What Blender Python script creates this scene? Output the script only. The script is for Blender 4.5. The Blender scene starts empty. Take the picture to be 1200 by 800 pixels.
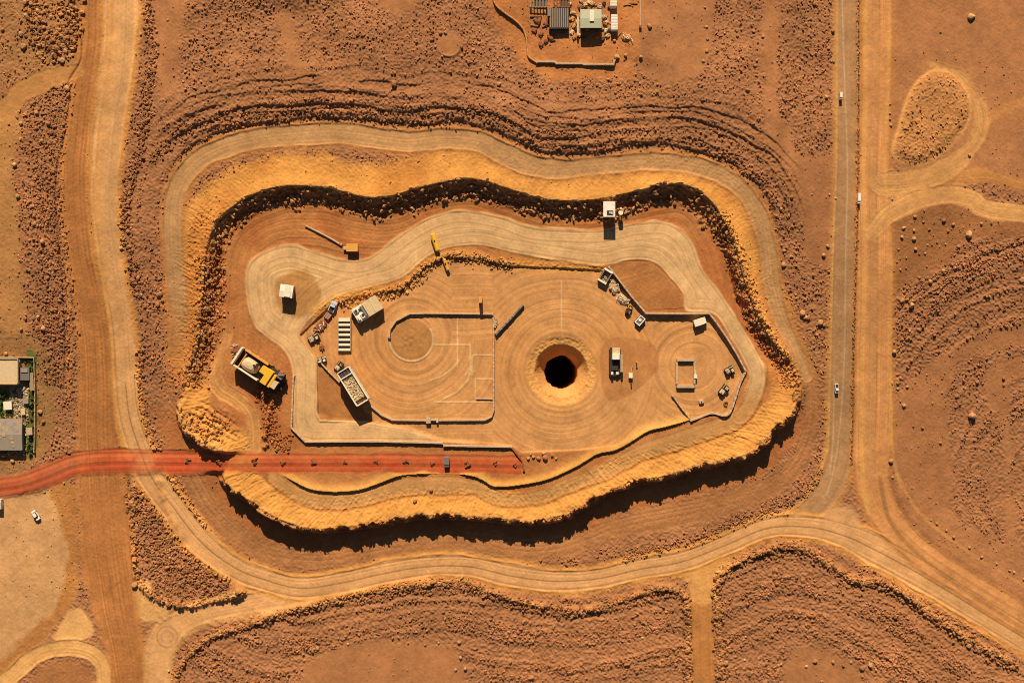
import bpy, bmesh, math, random
import numpy as np

# ------------------------------------------------------------------ camera, sky, sun, exposure
S = 0.4            # metres per surveyed unit (one unit = one pixel of the survey photograph)
H = 600.0          # height of the aircraft above the pit
SC = bpy.context.scene
COL = SC.collection
cam_d = bpy.data.cameras.new("camera")
cam = bpy.data.objects.new("camera", cam_d)
COL.objects.link(cam)
cam.location = (0, 0, H)
cam.rotation_euler = (0, 0, 0)
cam_d.sensor_width = 36
cam_d.lens = 36 * H / (1200 * S)
cam_d.clip_start = 1
cam_d.clip_end = 6000
SC.camera = cam

SUN_EL = math.radians(37)
SUN_AZ = math.radians(-4)          # a little west of north
world = bpy.data.worlds.new("World")
SC.world = world
world.use_nodes = True
wn = world.node_tree.nodes
wl = world.node_tree.links
sky = wn.new("ShaderNodeTexSky")
sky.sky_type = 'NISHITA'
sky.sun_disc = False
sky.sun_elevation = SUN_EL
sky.sun_rotation = SUN_AZ
sky.dust_density = 0.6
sky.air_density = 0.6
wl.new(sky.outputs[0], wn["Background"].inputs[0])
wn["Background"].inputs[1].default_value = 0.05

sun_d = bpy.data.lights.new("sun", 'SUN')
sun_d.energy = 5.0
sun_d.angle = math.radians(0.5)
sun_d.color = (1.0, 0.87, 0.70)
sun = bpy.data.objects.new("sun", sun_d)
COL.objects.link(sun)
sun.rotation_euler = (math.pi / 2 - SUN_EL, 0, math.pi - SUN_AZ)   # light comes down from the north
SC.cycles.filter_width = 1.0
SC.view_settings.view_transform = 'Standard'
SC.view_settings.look = 'None'
SC.view_settings.exposure = 0.35
SC.view_settings.gamma = 1
SC.view_settings.use_curve_mapping = False

rng = np.random.default_rng(11)
random.seed(5)

# soil colours are given as they look in full sun on level ground and turned into base colours
KSUN = np.array([1.26, 1.13, 1.02])
def lin(c):
    c = np.asarray(c, float) / 255.0
    return np.where(c <= 0.04045, c / 12.92, ((c + 0.055) / 1.055) ** 2.4)
def alb(*c):
    return np.clip(lin(c) / KSUN, 0.002, 0.8)

# ------------------------------------------------------------------ grid and helpers
G = 0.8
MX0, MX1, MY0, MY1 = -80.0, 1280.0, -80.0, 880.0
gx = np.arange(MX0, MX1 + 0.1, G)
gy = np.arange(MY0, MY1 + 0.1, G)
NX, NY = len(gx), len(gy)
X, Y = np.meshgrid(gx, gy)

def smooth(pts, closed=False, step=5.0):
    p = np.array(pts, float)
    n = len(p)
    out = []
    m = n if closed else n - 1
    for i in range(m):
        if closed:
            a, b, c, d = p[(i - 1) % n], p[i], p[(i + 1) % n], p[(i + 2) % n]
        else:
            a, b, c, d = p[max(i - 1, 0)], p[i], p[i + 1], p[min(i + 2, n - 1)]
        k = max(1, int(np.hypot(*(c[:2] - b[:2])) / step))
        for t in np.arange(k) / k:
            out.append(0.5 * ((2 * b) + (c - a) * t + (2 * a - 5 * b + 4 * c - d) * t * t + (3 * b - a - 3 * c + d) * t ** 3))
    if not closed:
        out.append(p[-1])
    return np.array(out)

def field(pts, margin, closed=False, want_s=False):
    """distance to a line, side of it, interpolated third value (half width), distance along it"""
    q = np.array(pts, float)
    if closed:
        q = np.vstack([q, q[:1]])
    D = np.full((NY, NX), margin, np.float32)
    SG = np.ones((NY, NX), np.float32)
    W = np.zeros((NY, NX), np.float32)
    A = np.zeros((NY, NX), np.float32)
    acc = 0.0
    for a, b in zip(q[:-1], q[1:]):
        L = math.hypot(b[0] - a[0], b[1] - a[1])
        if L < 1e-6:
            continue
        i0 = int(max(0, (min(a[0], b[0]) - margin - MX0) / G)); i1 = int(min(NX, (max(a[0], b[0]) + margin - MX0) / G + 2))
        j0 = int(max(0, (min(a[1], b[1]) - margin - MY0) / G)); j1 = int(min(NY, (max(a[1], b[1]) + margin - MY0) / G + 2))
        if i1 <= i0 or j1 <= j0:
            acc += L
            continue
        xs = X[j0:j1, i0:i1] - a[0]; ys = Y[j0:j1, i0:i1] - a[1]
        ux, uy = (b[0] - a[0]) / L, (b[1] - a[1]) / L
        t = np.clip(xs * ux + ys * uy, 0, L)
        dd = np.hypot(xs - t * ux, ys - t * uy)
        sub = D[j0:j1, i0:i1]
        m = dd < sub
        sub[m] = dd[m]
        SG[j0:j1, i0:i1][m] = np.sign(xs * uy - ys * ux)[m] + 1e-9
        if q.shape[1] > 2:
            W[j0:j1, i0:i1][m] = (a[2] + (b[2] - a[2]) * t / L)[m]
        A[j0:j1, i0:i1][m] = (acc + t)[m]
        acc += L
    return D, np.sign(SG), W, A

def inside(pts):
    q = np.array(pts, float)
    M = np.zeros((NY, NX), bool)
    n = len(q)
    for i in range(n):
        a, b = q[i], q[(i + 1) % n]
        if a[1] == b[1]:
            continue
        if a[1] > b[1]:
            a, b = b, a
        j0 = max(0, math.ceil((a[1] - MY0) / G)); j1 = min(NY - 1, math.ceil((b[1] - MY0) / G) - 1)
        for j in range(j0, j1 + 1):
            xc = a[0] + (b[0] - a[0]) * (gy[j] - a[1]) / (b[1] - a[1])
            k = max(0, math.ceil((xc - MX0) / G))
            if k < NX:
                M[j, k:] ^= True
    return M

def sdf(pts, margin=40, smoothed=True):
    p = smooth(pts, True) if smoothed else np.array(pts, float)
    D = field(p, margin, True)[0]
    return np.where(inside(p), D, -D)

def sstep(a, b, v):
    t = np.clip((v - a) / (b - a), 0, 1)
    return t * t * (3 - 2 * t)

def noise(scale, seed, sy=None):
    sy = sy or scale
    r = np.random.default_rng(seed)
    lx, ly = int((MX1 - MX0) / scale) + 6, int((MY1 - MY0) / sy) + 6
    R = r.uniform(-1, 1, (ly, lx)).astype(np.float32)
    def axis(c, c0, sc):
        t = (c - c0) / sc + 1
        i = np.floor(t).astype(int); f = (t - i).astype(np.float32)
        w = [-0.5 * f + f * f - 0.5 * f ** 3, 1 - 2.5 * f * f + 1.5 * f ** 3, 0.5 * f + 2 * f * f - 1.5 * f ** 3, -0.5 * f * f + 0.5 * f ** 3]
        return i, w
    ix, wx = axis(gx, MX0, scale)
    iy, wy = axis(gy, MY0, sy)
    rows = sum(R[iy - 1 + k] * wy[k][:, None] for k in range(4))
    return sum(rows[:, ix - 1 + k] * wx[k][None, :] for k in range(4))

def line_noise(v, seed, octaves=((1, 1),)):
    """smooth one dimensional noise, used for wheel tracks and furrows"""
    r = np.random.default_rng(seed)
    out = 0
    for fr, am in octaves:
        tab = r.uniform(-1, 1, 4096)
        t = np.asarray(v) * fr + 2000
        i = np.clip(np.floor(t).astype(int), 0, 4094); f = np.clip(t - i, 0, 1); f = f * f * (3 - 2 * f)
        out = out + am * (tab[i] * (1 - f) + tab[i + 1] * f)
    return out.astype(np.float32)

N2, N3, N4, N6, N10, N20, N45, N90 = [noise(s, 100 + int(s)) for s in (1.9, 3, 4.2, 6.5, 11, 22, 45, 90)]
N3b, N6b, N12b, N30b, N60b = [noise(s, 300 + int(s)) for s in (3.3, 7, 13, 31, 62)]

C = np.zeros((NY, NX, 3), np.float32)       # soil colour
Z = np.zeros((NY, NX), np.float32)          # relief added to the large levels
RB = np.zeros((NY, NX), np.float32)         # how stony the ground is
CLS = np.zeros((NY, NX), np.uint8)
def paint(m, col, cls=None):
    global C
    m = np.clip(m, 0, 1).astype(np.float32)
    C = C * (1 - m[..., None]) + np.asarray(col, np.float32) * m[..., None]
    if cls is not None:
        CLS[m > 0.5] = cls
def tint(m, col):
    """blend colours by a soft mask where a thin cover of other soil lies"""
    paint(m, col)

# ------------------------------------------------------------------ surveyed lines
RIM = [(214, 470), (222, 440), (234, 400), (239, 340), (243, 292), (258, 257), (290, 232), (330, 219), (380, 220), (425, 231), (455, 231), (490, 221), (530, 212), (560, 211), (600, 223), (640, 234), (690, 235), (730, 228), (780, 217), (808, 219), (836, 240), (860, 285), (872, 330), (888, 372), (905, 402), (924, 425), (932, 452), (927, 482), (905, 503), (880, 528), (850, 538), (815, 545), (780, 556), (745, 563), (715, 572), (690, 587), (660, 601), (620, 609), (560, 604), (500, 602), (450, 609), (400, 617), (365, 617), (330, 606), (300, 588), (275, 572), (262, 558), (268, 540), (262, 528), (235, 516), (216, 497)]
R_WEST = [(143, -90, 20), (142, 0, 20), (140, 50, 19), (134, 100, 18.5), (127, 150, 18), (123, 200, 16), (122, 240, 14.5), (126, 280, 13), (133, 330, 13), (141, 370, 13), (145, 410, 13), (147, 450, 13), (152, 490, 13), (165, 530, 14), (178, 560, 15), (205, 597, 15), (228, 627, 15), (250, 648, 14), (275, 665, 13), (300, 676, 13), (350, 688, 13), (400, 682, 13), (450, 671, 13), (500, 663, 12), (550, 663, 12), (600, 674, 13), (650, 680, 12.5), (700, 677, 11.5), (750, 666, 12), (800, 657, 12), (850, 638, 11.5), (900, 618, 11.5), (950, 617, 13), (990, 627, 15), (1025, 643, 18), (1075, 670, 18), (1125, 700, 17), (1175, 731, 16), (1290, 800, 16)]
R_SW = [(180, 890, 12), (184, 800, 11), (186, 765, 12), (197, 742, 14), (217, 727, 12), (250, 715, 11), (300, 705, 11), (350, 697, 11), (400, 686, 11)]
R_BROWN = [(110, -90, 7), (107, 0, 8), (105, 50, 9), (98, 100, 10), (93, 150, 11), (88, 200, 13), (90, 250, 12), (95, 300, 11), (105, 350, 14), (113, 400, 18), (115, 450, 19), (115, 500, 21), (118, 560, 24), (123, 610, 27), (128, 660, 28), (135, 710, 22), (146, 760, 18), (152, 800, 17), (165, 890, 17)]
R_EAST = [(993, -90, 12), (993, 100, 12), (993, 200, 12.5), (990, 300, 13), (987, 400, 13), (986, 470, 14), (985, 520, 14), (980, 550, 15), (966, 580, 15), (948, 600, 13), (925, 612, 10)]
R_TRACK = [(1028, -90, 17), (1027, 100, 16), (1024, 200, 17), (1025, 300, 19), (1024, 400, 20), (1023, 480, 21), (1022, 540, 20), (1026, 580, 17), (1045, 613, 15), (1085, 652, 14), (1140, 688, 14), (1200, 724, 14), (1290, 780, 14)]
R_BRANCH = [(1022, 275, 8), (1040, 252, 11), (1070, 236, 12), (1110, 228, 11), (1140, 233, 11), (1165, 246, 11), (1290, 256, 11)]
R_LOOP = [(1032, 215, 12), (1060, 214, 16), (1090, 207, 13), (1122, 188, 11), (1146, 160, 9), (1149, 132, 8), (1136, 102, 7), (1118, 84, 5), (1092, 75, 4)]
R_LOOP2 = [(1095, 205, 8), (1125, 207, 8), (1160, 205, 6), (1200, 217, 5), (1290, 218, 5)]
R_LOOP3 = [(1140, 150, 6), (1165, 135, 6), (1200, 120, 5), (1290, 100, 5)]
R_RING = [(206, 420, 8), (210, 380, 9), (208, 340, 10), (204, 300, 10), (202, 260, 10.5), (206, 225, 11), (222, 198, 11), (250, 178, 11.5), (300, 163, 12), (350, 158, 12), (400, 157, 12), (450, 163, 12), (480, 166, 12), (520, 162, 11.5), (560, 166, 12), (590, 180, 12), (620, 193, 11), (650, 198, 11), (700, 195, 10), (750, 190, 10), (800, 192, 10), (840, 203, 10), (870, 223, 10), (888, 250, 10), (899, 290, 10), (904, 330, 10), (914, 370, 9), (930, 405, 8), (945, 440, 7)]
R_SOUTHRING = [(225, 560, 10), (250, 600, 12), (290, 635, 13), (330, 650, 13), (380, 654, 12), (440, 643, 12), (500, 635, 12), (560, 636, 13), (620, 643, 12), (670, 636, 12), (720, 618, 13), (780, 605, 14), (850, 590, 14), (900, 570, 12), (930, 545, 10), (947, 510, 9), (952, 470, 8), (945, 430, 7)]
R_SHELF = [(320, 560, 6), (345, 576, 8), (375, 586, 9), (420, 583, 9), (460, 572, 10), (500, 568, 10), (555, 570, 9), (590, 584, 7), (630, 582, 7), (670, 566, 8), (710, 550, 8), (750, 530, 9), (790, 517, 10), (830, 503, 10), (865, 490, 9), (885, 460, 9), (890, 430, 8)]
R_RED = [(-90, 580, 13), (0, 571, 13), (30, 566, 13), (60, 555, 13), (85, 545, 13), (112, 541, 13), (150, 540, 13.5), (200, 541, 13.5), (300, 542, 11.5), (450, 542, 11), (611, 544, 10.5)]
R_FARM = [(825, 655, 15), (822, 680, 13), (822, 720, 12.5), (824, 800, 13.5), (824, 890, 14)]
R_NW = [(-90, 150, 10), (0, 128, 12), (25, 108, 12), (60, 91, 11), (92, 84, 9)]
HAUL = [(288, 330), (295, 306), (318, 291), (345, 287), (375, 296), (402, 304), (430, 303), (455, 286), (480, 268), (510, 253), (545, 247), (590, 255), (620, 265), (660, 268), (705, 269), (740, 262), (775, 259), (795, 267), (812, 285), (822, 315), (845, 345), (862, 370), (880, 400), (895, 432), (892, 462), (874, 494), (858, 492), (870, 465), (877, 436), (853, 392), (835, 368), (804, 364), (800, 345), (785, 325), (765, 307), (735, 305), (705, 312), (650, 305), (600, 296), (560, 287), (520, 292), (495, 306), (470, 326), (430, 338), (395, 348), (372, 366), (352, 392), (372, 420), (372, 485), (385, 492), (430, 494), (500, 505), (560, 519), (520, 518), (400, 517), (360, 516), (345, 500), (344, 440), (334, 412), (312, 395), (295, 375)]
FLOOR = [(389, 357), (430, 345), (470, 339), (498, 313), (525, 300), (560, 303), (600, 312), (650, 314), (705, 317), (722, 334), (757, 369), (831, 369), (872, 435), (855, 484), (808, 492), (760, 502), (722, 522), (680, 527), (612, 530), (600, 522), (560, 520.5), (520, 519), (480, 505), (440, 498), (400, 495), (385, 493), (373, 485), (372, 423), (352, 393)]
STEP = [(372, 366), (395, 352), (430, 343), (470, 337), (497, 312), (520, 301), (545, 300), (580, 307), (640, 311), (705, 316)]   # lip between haul road and pit floor
BERM = [(325, 553), (345, 564), (365, 573), (390, 576), (420, 574), (445, 566), (470, 557), (500, 555), (545, 556), (565, 562), (580, 570), (610, 568), (640, 562), (660, 554), (680, 544), (700, 532), (722, 527), (742, 516), (760, 505), (780, 500), (808, 492)]
HOLE = (658.0, 434.0)

# ------------------------------------------------------------------ large levels
rim_s = smooth(RIM, True, 4)
d_rim = field(rim_s, 130, True)[0]
in_rim = inside(rim_s)
d_rim = np.where(in_rim, d_rim, -d_rim)
south = sstep(395, 500, Y)
d_j = d_rim + N6 * 2.4 + N3 * 1.5 + N12b * 2.4 + south * N20 * 1.8
sidew = np.exp(-((Y - 370) / 85.0) ** 4)
d_j = d_j + sidew * (N20 * 5.0 + N10 * 3.2)
t_out = sstep(180, 600, Y)
ZT = 6.5 - 13.0 * t_out + 2.6 * np.exp(-((X - 225) / 50.0) ** 2 - ((Y - 535) / 42.0) ** 2)                                   # the plain falls from north to south
ZIN = np.where(in_rim, np.clip(d_rim, 0, 60), 0) * 0
a_ = -5.0 * south
b_ = 15.0 * (1 - south)
tt = np.clip((d_j - a_) / (b_ - a_), 0, 1)
stp = (np.floor(tt * 3.0) + sstep(0.25, 0.9, tt * 3.0 - np.floor(tt * 3.0))) / 3.0
tt = np.where(south > 0.5, tt, 0.55 * tt ** 0.8 + 0.45 * np.clip(stp, 0, 1))
bund_n = 1.3 * np.exp(-(np.minimum(d_rim, 0) / 13.0) ** 2) * (d_rim <= 0) * (1 - south)
bund_s = (1.9 * np.exp(-(d_rim - 2) ** 2 / 2 / 9.0 ** 2)) * (d_rim > -6) * south
side = np.exp(-((Y - 400) / 80.0) ** 2)
bund_side = side * 2.6 * np.exp(-((d_rim + 4) / 9.0) ** 2)
zin = 0.5 + 0.9 * np.exp(-((d_rim - 15) / 16.0) ** 2) * (1 - south)
zin = zin - sidew * 4.2 * np.exp(-((d_rim - 13) / 9.0) ** 2) * (np.abs(X - 570) > 200)
BASE = (ZT + bund_n) * (1 - tt) + zin * tt + bund_s + bund_side
base_w = sstep(30, 0, d_rim)                              # level used to turn survey units into metres
ZS = ZT * base_w

# ------------------------------------------------------------------ ground cover
BROWN = alb(170, 109, 66); FLAT = alb(180, 114, 66); PALE = alb(226, 160, 90); OCHRE = alb(224, 147, 67)
LANE = alb(222, 155, 92); HAULC = alb(216, 161, 102); TAR = alb(182, 127, 78); REDC = alb(190, 76, 40); PITC = alb(210, 142, 80)
UMBER = alb(150, 84, 46); ROADB = alb(184, 113, 57); GREEN = alb(92, 96, 30); SIENNA = alb(180, 106, 54)
C[:] = BROWN
RB[:] = 0.62
paint(sstep(-0.2, 0.6, N90 + 0.5 * N30b) * 0.35, FLAT)

def region(pts, rough, col=None, soft=5.0, strength=1.0, jit=3.0):
    global RB
    s = sdf(pts, 30)
    m = sstep(-soft, soft, s + jit * N12b + 0.5 * jit * N6)
    if rough is not None:
        RB = RB * (1 - m) + rough * m
    if col is not None:
        paint(m * strength, col)
    return m, s

# smooth flats
region([(183, -80), (222, -80), (214, 50), (208, 100), (190, 112), (184, 60)], 0.08, FLAT)
region([(325, 20), (345, 20), (352, 70), (362, 95), (345, 95), (335, 60)], 0.05, FLAT)
region([(445, -20), (490, -20), (483, 10), (465, 15), (448, 8)], 0.0, FLAT, 2)
region([(745, -80), (826, -80), (825, 78), (747, 80)], 0.03, FLAT, 2, 1, 1)
region([(560, -80), (745, -80), (745, 80), (730, 92), (680, 95), (640, 92), (610, 72), (590, 40), (572, 8)], 0.10, alb(198, 120, 62), 5, 0.9)
region([(895, -80), (915, -80), (908, 100), (930, 170), (950, 185), (976, 190), (976, 300), (945, 300), (935, 240), (905, 200), (893, 120)], 0.05, FLAT, 4)
region([(1044, -80), (1290, -80), (1290, 225), (1160, 215), (1050, 190)], 0.04, FLAT, 3)
region([(1046, 245), (1110, 236), (1160, 250), (1290, 262), (1290, 275), (1135, 282), (1120, 300), (1090, 320), (1060, 335), (1047, 345)], 0.12, alb(166, 104, 57), 3)
region([(1060, 450), (1110, 410), (1150, 392), (1190, 380), (1290, 372), (1290, 392), (1170, 410), (1120, 430), (1110, 500), (1118, 560), (1125, 610), (1290, 680), (1290, 740), (1150, 680), (1090, 640), (1052, 590), (1047, 500)], 0.07, FLAT, 4)
region([(1160, 430), (1195, 415), (1290, 410), (1290, 440), (1190, 445), (1183, 480), (1190, 640), (1180, 640), (1175, 500), (1155, 470)], 0.1, FLAT, 4)
region([(-80, -80), (95, -80), (98, 50), (80, 80), (30, 85), (-80, 120)], 0.5, alb(176, 116, 66), 5)
region([(-80, 140), (18, 130), (15, 190), (22, 260), (28, 340), (20, 400), (-80, 400)], 0.10, alb(190, 127, 68), 6)
region([(-80, 390), (25, 392), (52, 410), (66, 450), (62, 500), (48, 540), (0, 560), (-80, 570)], 0.2, alb(166, 112, 62), 4)
region([(-80, 585), (30, 580), (60, 572), (85, 580), (90, 640), (82, 700), (60, 740), (20, 780), (-80, 840)], 0.02, alb(206, 146, 88), 5)
region([(60, 570), (88, 572), (92, 640), (86, 700), (50, 752), (-10, 800), (-30, 800), (30, 745), (70, 700), (78, 640)], 0.15, alb(186, 118, 58), 4)
region([(60, 745), (85, 710), (98, 715), (108, 730), (105, 745), (80, 752)], 0.0, PALE, 2)
region([(350, 810), (360, 778), (395, 760), (435, 752), (500, 754), (535, 760), (542, 790), (542, 890), (345, 890)], 0.02, FLAT, 4)
region([(925, 768), (960, 763), (998, 778), (1008, 800), (1008, 890), (920, 890)], 0.03, FLAT, 3)
region([(150, 690), (172, 680), (182, 700), (205, 715), (170, 730), (160, 720)], 0.1, PALE, 3)
region([(29, 419), (41, 419), (41, 531), (30, 531), (28, 500), (32, 470)], 0.1, alb(104, 104, 46), 2)
region([(-40, 456), (14, 457), (12, 490), (-40, 490)], 0.1, alb(112, 108, 50), 2)
region([(12, 453), (33, 452), (31, 490), (13, 490)], 0.2, alb(186, 150, 104), 2)
region([(205, 810), (222, 768), (255, 743), (350, 711), (450, 689), (545, 681), (640, 709), (690, 712), (775, 687), (800, 695), (808, 760), (808, 890), (560, 890), (548, 780), (535, 752), (430, 745), (360, 770), (340, 800), (330, 890), (190, 890)], 0.85, None, 3)
region([(846, 890), (842, 690), (880, 650), (930, 638), (1005, 680), (1060, 696), (1150, 756), (1250, 810), (1250, 890), (1020, 890), (1015, 800), (1000, 772), (960, 758), (920, 762), (912, 800), (910, 890)], 0.9, None, 3)
region([(1046, 372), (1080, 335), (1130, 302), (1200, 276), (1290, 276), (1290, 372), (1200, 378), (1140, 396), (1100, 420), (1075, 440), (1052, 455)], 0.85, None, 3)
# the sandy belts along the rim
belt = sstep(-48, -30, d_rim + 5 * N20) * (1 - sstep(0, 8, d_rim)) * (1 - sstep(300, 430, Y))
RB *= 1 - belt * 0.95
paint(belt, OCHRE)
paint(belt * sstep(0.1, 0.6, N30b) * 0.55, alb(204, 122, 52))
inn = sstep(-2, 4, d_rim)
RB *= 1 - inn * 0.9
paint(inn, alb(188, 116, 60))
paint(inn * sstep(-0.1, 0.5, N30b + 0.3 * N12b) * 0.5, alb(172, 92, 44))
paint(inn * sstep(30, 14, d_rim + 3 * N12b) * (1 - south), SIENNA)
sbelt = inn * sstep(34, 26, d_rim + 3 * N12b) * south
paint(sbelt, OCHRE)
outs = sstep(-36, -26, d_rim + 3 * N12b) * (1 - inn) * sstep(440, 520, Y)
RB *= 1 - outs * 0.85
paint(outs, alb(180, 106, 54))
eastb = sstep(-12, -6, d_rim) * (1 - inn) * sstep(700, 760, X) * sstep(300, 340, Y) * (1 - sstep(440, 470, Y))
paint(eastb * 0.8, OCHRE); RB *= 1 - 0.5 * eastb
westb = sstep(-30, -22, d_rim + 4 * N12b) * (1 - inn) * sstep(330, 280, X) * sstep(220, 260, Y) * (1 - sstep(430, 470, Y))
paint(westb * 0.75, alb(208, 126, 56)); RB = RB * (1 - westb) + 0.3 * westb

# ------------------------------------------------------------------ furrowed rubble fields
d_ring, sg_ring, _, _ = field(smooth(R_RING), 190)
d_west, sg_west, _, _ = field(smooth(R_WEST), 190)
fur = np.zeros((NY, NX), np.float32)
warp = 3.0 * N30b + 1.0 * N12b
amp_n = sstep(150, 20, d_ring) * ((sg_ring > 0) & (~in_rim) & (Y < 330)) * sstep(300, 235, Y)
ln = line_noise((d_ring + warp) / 5.0, 5, ((1, 0.6), (2.1, 0.4)))
fur += amp_n * ln * 0.42 * sstep(9, 20, d_ring)
amp_s = sstep(189, 90, d_west) * ((Y > 640) & (sg_west * 0 + 1 > 0)) * sstep(640, 690, Y)
fur += amp_s * line_noise((d_west + warp) / 4.6, 9, ((1, 0.55), (2.0, 0.45))) * 0.5 * sstep(12, 22, d_west)
arc = np.hypot(X - 1250, Y - 560)
amp_e = ((X > 1046) & (Y > 255)).astype(np.float32)
fur += amp_e * line_noise((arc + warp) / 5.0, 13, ((1, 0.6), (2.2, 0.4))) * 0.4
cut = sstep(0.25, 0.6, line_noise((d_west + warp * 0.6) / 4.2, 33)) * amp_s * sstep(14, 22, d_west) * sstep(-0.2, 0.4, N30b + 0.5 * N12b)
cut2 = sstep(0.3, 0.6, line_noise((arc + warp * 0.6) / 4.2, 34)) * amp_e * sstep(-0.1, 0.5, N45 + 0.5 * N12b)
FURS = np.clip(amp_n * line_noise((d_ring + warp) / 4.6, 51) + amp_s * line_noise((d_west + warp) / 4.7, 52) * 1.3 + amp_e * line_noise((arc + warp) / 4.7, 53) * 1.3, -1, 1)
Z += FURS * RB * 0.30 + fur * RB * 0.3 - (cut + cut2) * RB * 0.25
# bench lines above the north ring road
outer = ((sg_ring > 0) & (~in_rim) & (Y < 330)).astype(np.float32) * sstep(300, 235, Y)
nb = outer * sstep(20, 24, d_ring) * sstep(66, 48, d_ring + 3 * N30b) * sstep(160, 230, X) * sstep(960, 900, X)
RB = np.maximum(RB * (1 - 0.5 * nb), nb * 0.8)
Z += nb * 0.8 * np.abs(line_noise((d_ring + 1.6 * N20) / 6.5, 21, ((1, 1.0),))) * (0.7 + 0.6 * N20)
lip = outer * sstep(160, 230, X) * sstep(975, 905, X)
TERR = [(19, 0.9, 2.0, 0), (28, 0.55, 1.3, 1), (35.5, 0.7, 1.2, 2), (43, 0.45, 1.1, 3), (50, 0.6, 1.1, 4), (57, 0.4, 1.0, 5), (64, 0.45, 1.0, 6)]
for d0, hh, ww, k in TERR:
    wv = noise(28, 500 + k) * 3.0 + noise(9, 520 + k) * 0.9
    vis = sstep(-0.45, 0.15, noise(60, 540 + k)) if d0 > 20 else 1.0
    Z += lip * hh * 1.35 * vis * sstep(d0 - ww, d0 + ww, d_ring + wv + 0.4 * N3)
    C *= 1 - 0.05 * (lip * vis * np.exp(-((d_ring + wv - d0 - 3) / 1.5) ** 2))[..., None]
Z += ((Y >= 225) | in_rim) * 0.0

ZLIP = Z.copy()
ROWS = np.zeros((NY, NX), np.float32)
# ------------------------------------------------------------------ roads
ROADF = {}
def road(pts, col, cls, soft=2.0, cut=0.25, streak=0.18, seed=1, edge=0.22, jit=1.0, shoulder=None, rough=0.0, freq=0.5, strength=1.0):
    global RB, C, Z
    p = smooth(pts)
    mg = max(q[2] for q in pts) + 14
    D, sg, W, A = field(p, mg)
    v = W - D + jit * N20 + 0.5 * jit * N6
    W = np.where(D < mg - 0.5, W, 0)
    v = np.where(D < mg - 0.5, v, -30)
    if shoulder is not None:
        paint(sstep(-9, -1, v) * 0.8, shoulder)
        RB *= 1 - sstep(-8, -2, v) * 0.8
    m = sstep(-soft, soft, v) * strength
    if cls == 3 and seed == 47:
        m = m * (1 - sstep(340, 425, Y) * (X < 500))
    if cls == 4:
        m = m * sstep(612.5, 610.5, X + N6)
    RB = RB * (1 - m) + rough * m
    paint(m, col, cls)
    lat = D * sg + 0.8 * N45
    st = line_noise(lat * freq, seed, ((1, 0.5), (2.3, 0.4), (4.1, 0.35))) * (0.75 + 0.5 * N60b)
    C *= (1 + m[..., None] * 1.35 * streak * st[..., None])
    Z *= 1 - m * 0.85
    Z += m * (-cut) + m * 0.07 * st
    if edge:                                               # spill left by the grader along both sides
        Z += edge * np.exp(-((v + 0.5) / 1.5) ** 2) * (0.7 + 0.6 * N10) * strength
    ROADF[cls] = (m, D * sg, A)
    return m, D, sg, A, v

road(R_SOUTHRING, alb(176, 112, 62), 3, 5, 0.1, 0.24, 31, 0.1, 3, rough=0.1, strength=0.9)
road(R_BROWN, ROADB, 2, 3, 0.15, 0.24, 32, 0.25, 1, shoulder=alb(200, 124, 60), rough=0.05)
road(R_NW, alb(196, 130, 68), 2, 3, 0.15, 0.16, 33, 0.15, 2)
road(R_FARM, alb(188, 118, 58), 2, 2, 0.1, 0.12, 45, 0.15, 1.2)
road(R_EAST, TAR, 1, 1.0, 0.05, 0.10, 46, 0.15, 0.3, shoulder=alb(208, 138, 68))
road(R_SW, LANE, 2, 2, 0.1, 0.14, 36, 0.1, 0.9, shoulder=PALE)
R_CORNER = [(-60, 850, 9), (0, 803, 9), (35, 772, 9), (62, 760, 9), (95, 760, 9.5), (116, 772, 9), (122, 800, 8), (122, 890, 8)]
region([(20, 830), (45, 788), (75, 775), (100, 780), (108, 800), (108, 870), (10, 870)], 0.12, alb(176, 110, 60), 2)
road(R_CORNER, alb(222, 156, 86), 2, 1.6, 0.12, 0.12, 37, 0.35, 1.0)
region([(783, 668), (800, 674), (811, 690), (812, 706), (834, 706), (838, 684), (856, 660), (845, 645), (800, 655)], 0.05, alb(214, 146, 76), 3)
road(R_WEST, LANE, 2, 1.8, 0.1, 0.15, 34, 0.3, 1.0, shoulder=OCHRE)
road(R_TRACK, alb(212, 138, 76), 2, 2.5, 0.1, 0.20, 35, 0.15, 1, shoulder=alb(196, 122, 60))
road(R_LOOP2, alb(200, 130, 64), 2, 4, 0.0, 0.15, 41, 0.0, 2, strength=0.7)
road(R_LOOP3, alb(200, 130, 64), 2, 4, 0.0, 0.15, 42, 0.0, 2, strength=0.6)
road(R_LOOP, alb(208, 142, 78), 2, 3, 0.1, 0.18, 43, 0.1, 2)
road(R_BRANCH, alb(216, 148, 82), 2, 3, 0.1, 0.20, 44, 0.12, 1.5)
road(R_RING, alb(190, 134, 80), 3, 2, 0.25, 0.16, 47, 0.3, 1.2, shoulder=alb(196, 124, 62))
paint(sstep(215, 150, np.hypot(X - 216, (Y - 440) * 0.8) * 3) * 0.0, BROWN)
road(R_SHELF, alb(198, 136, 74), 3, 2.5, 0.1, 0.15, 48, 0.12, 1, strength=0.95)
Dsh, sgsh, Wsh, _ = field(smooth(R_SHELF), 24)
msh = np.exp(-((Dsh - Wsh - 2.0 + N12b) / 1.6) ** 2) * (sgsh < 0)
paint(msh * 0.6, alb(158, 92, 46)); Z -= msh * 0.25
road([(268, 392, 6), (254, 425, 8), (258, 452, 9), (280, 468, 9), (296, 488, 8), (299, 525, 8)], alb(212, 142, 76), 3, 4, 0.1, 0.2, 61, 0.25, 3.5, strength=0.85)
Dk = field(smooth([(322, 462), (316, 482), (312, 500), (311, 523)]), 12)[0]
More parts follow.
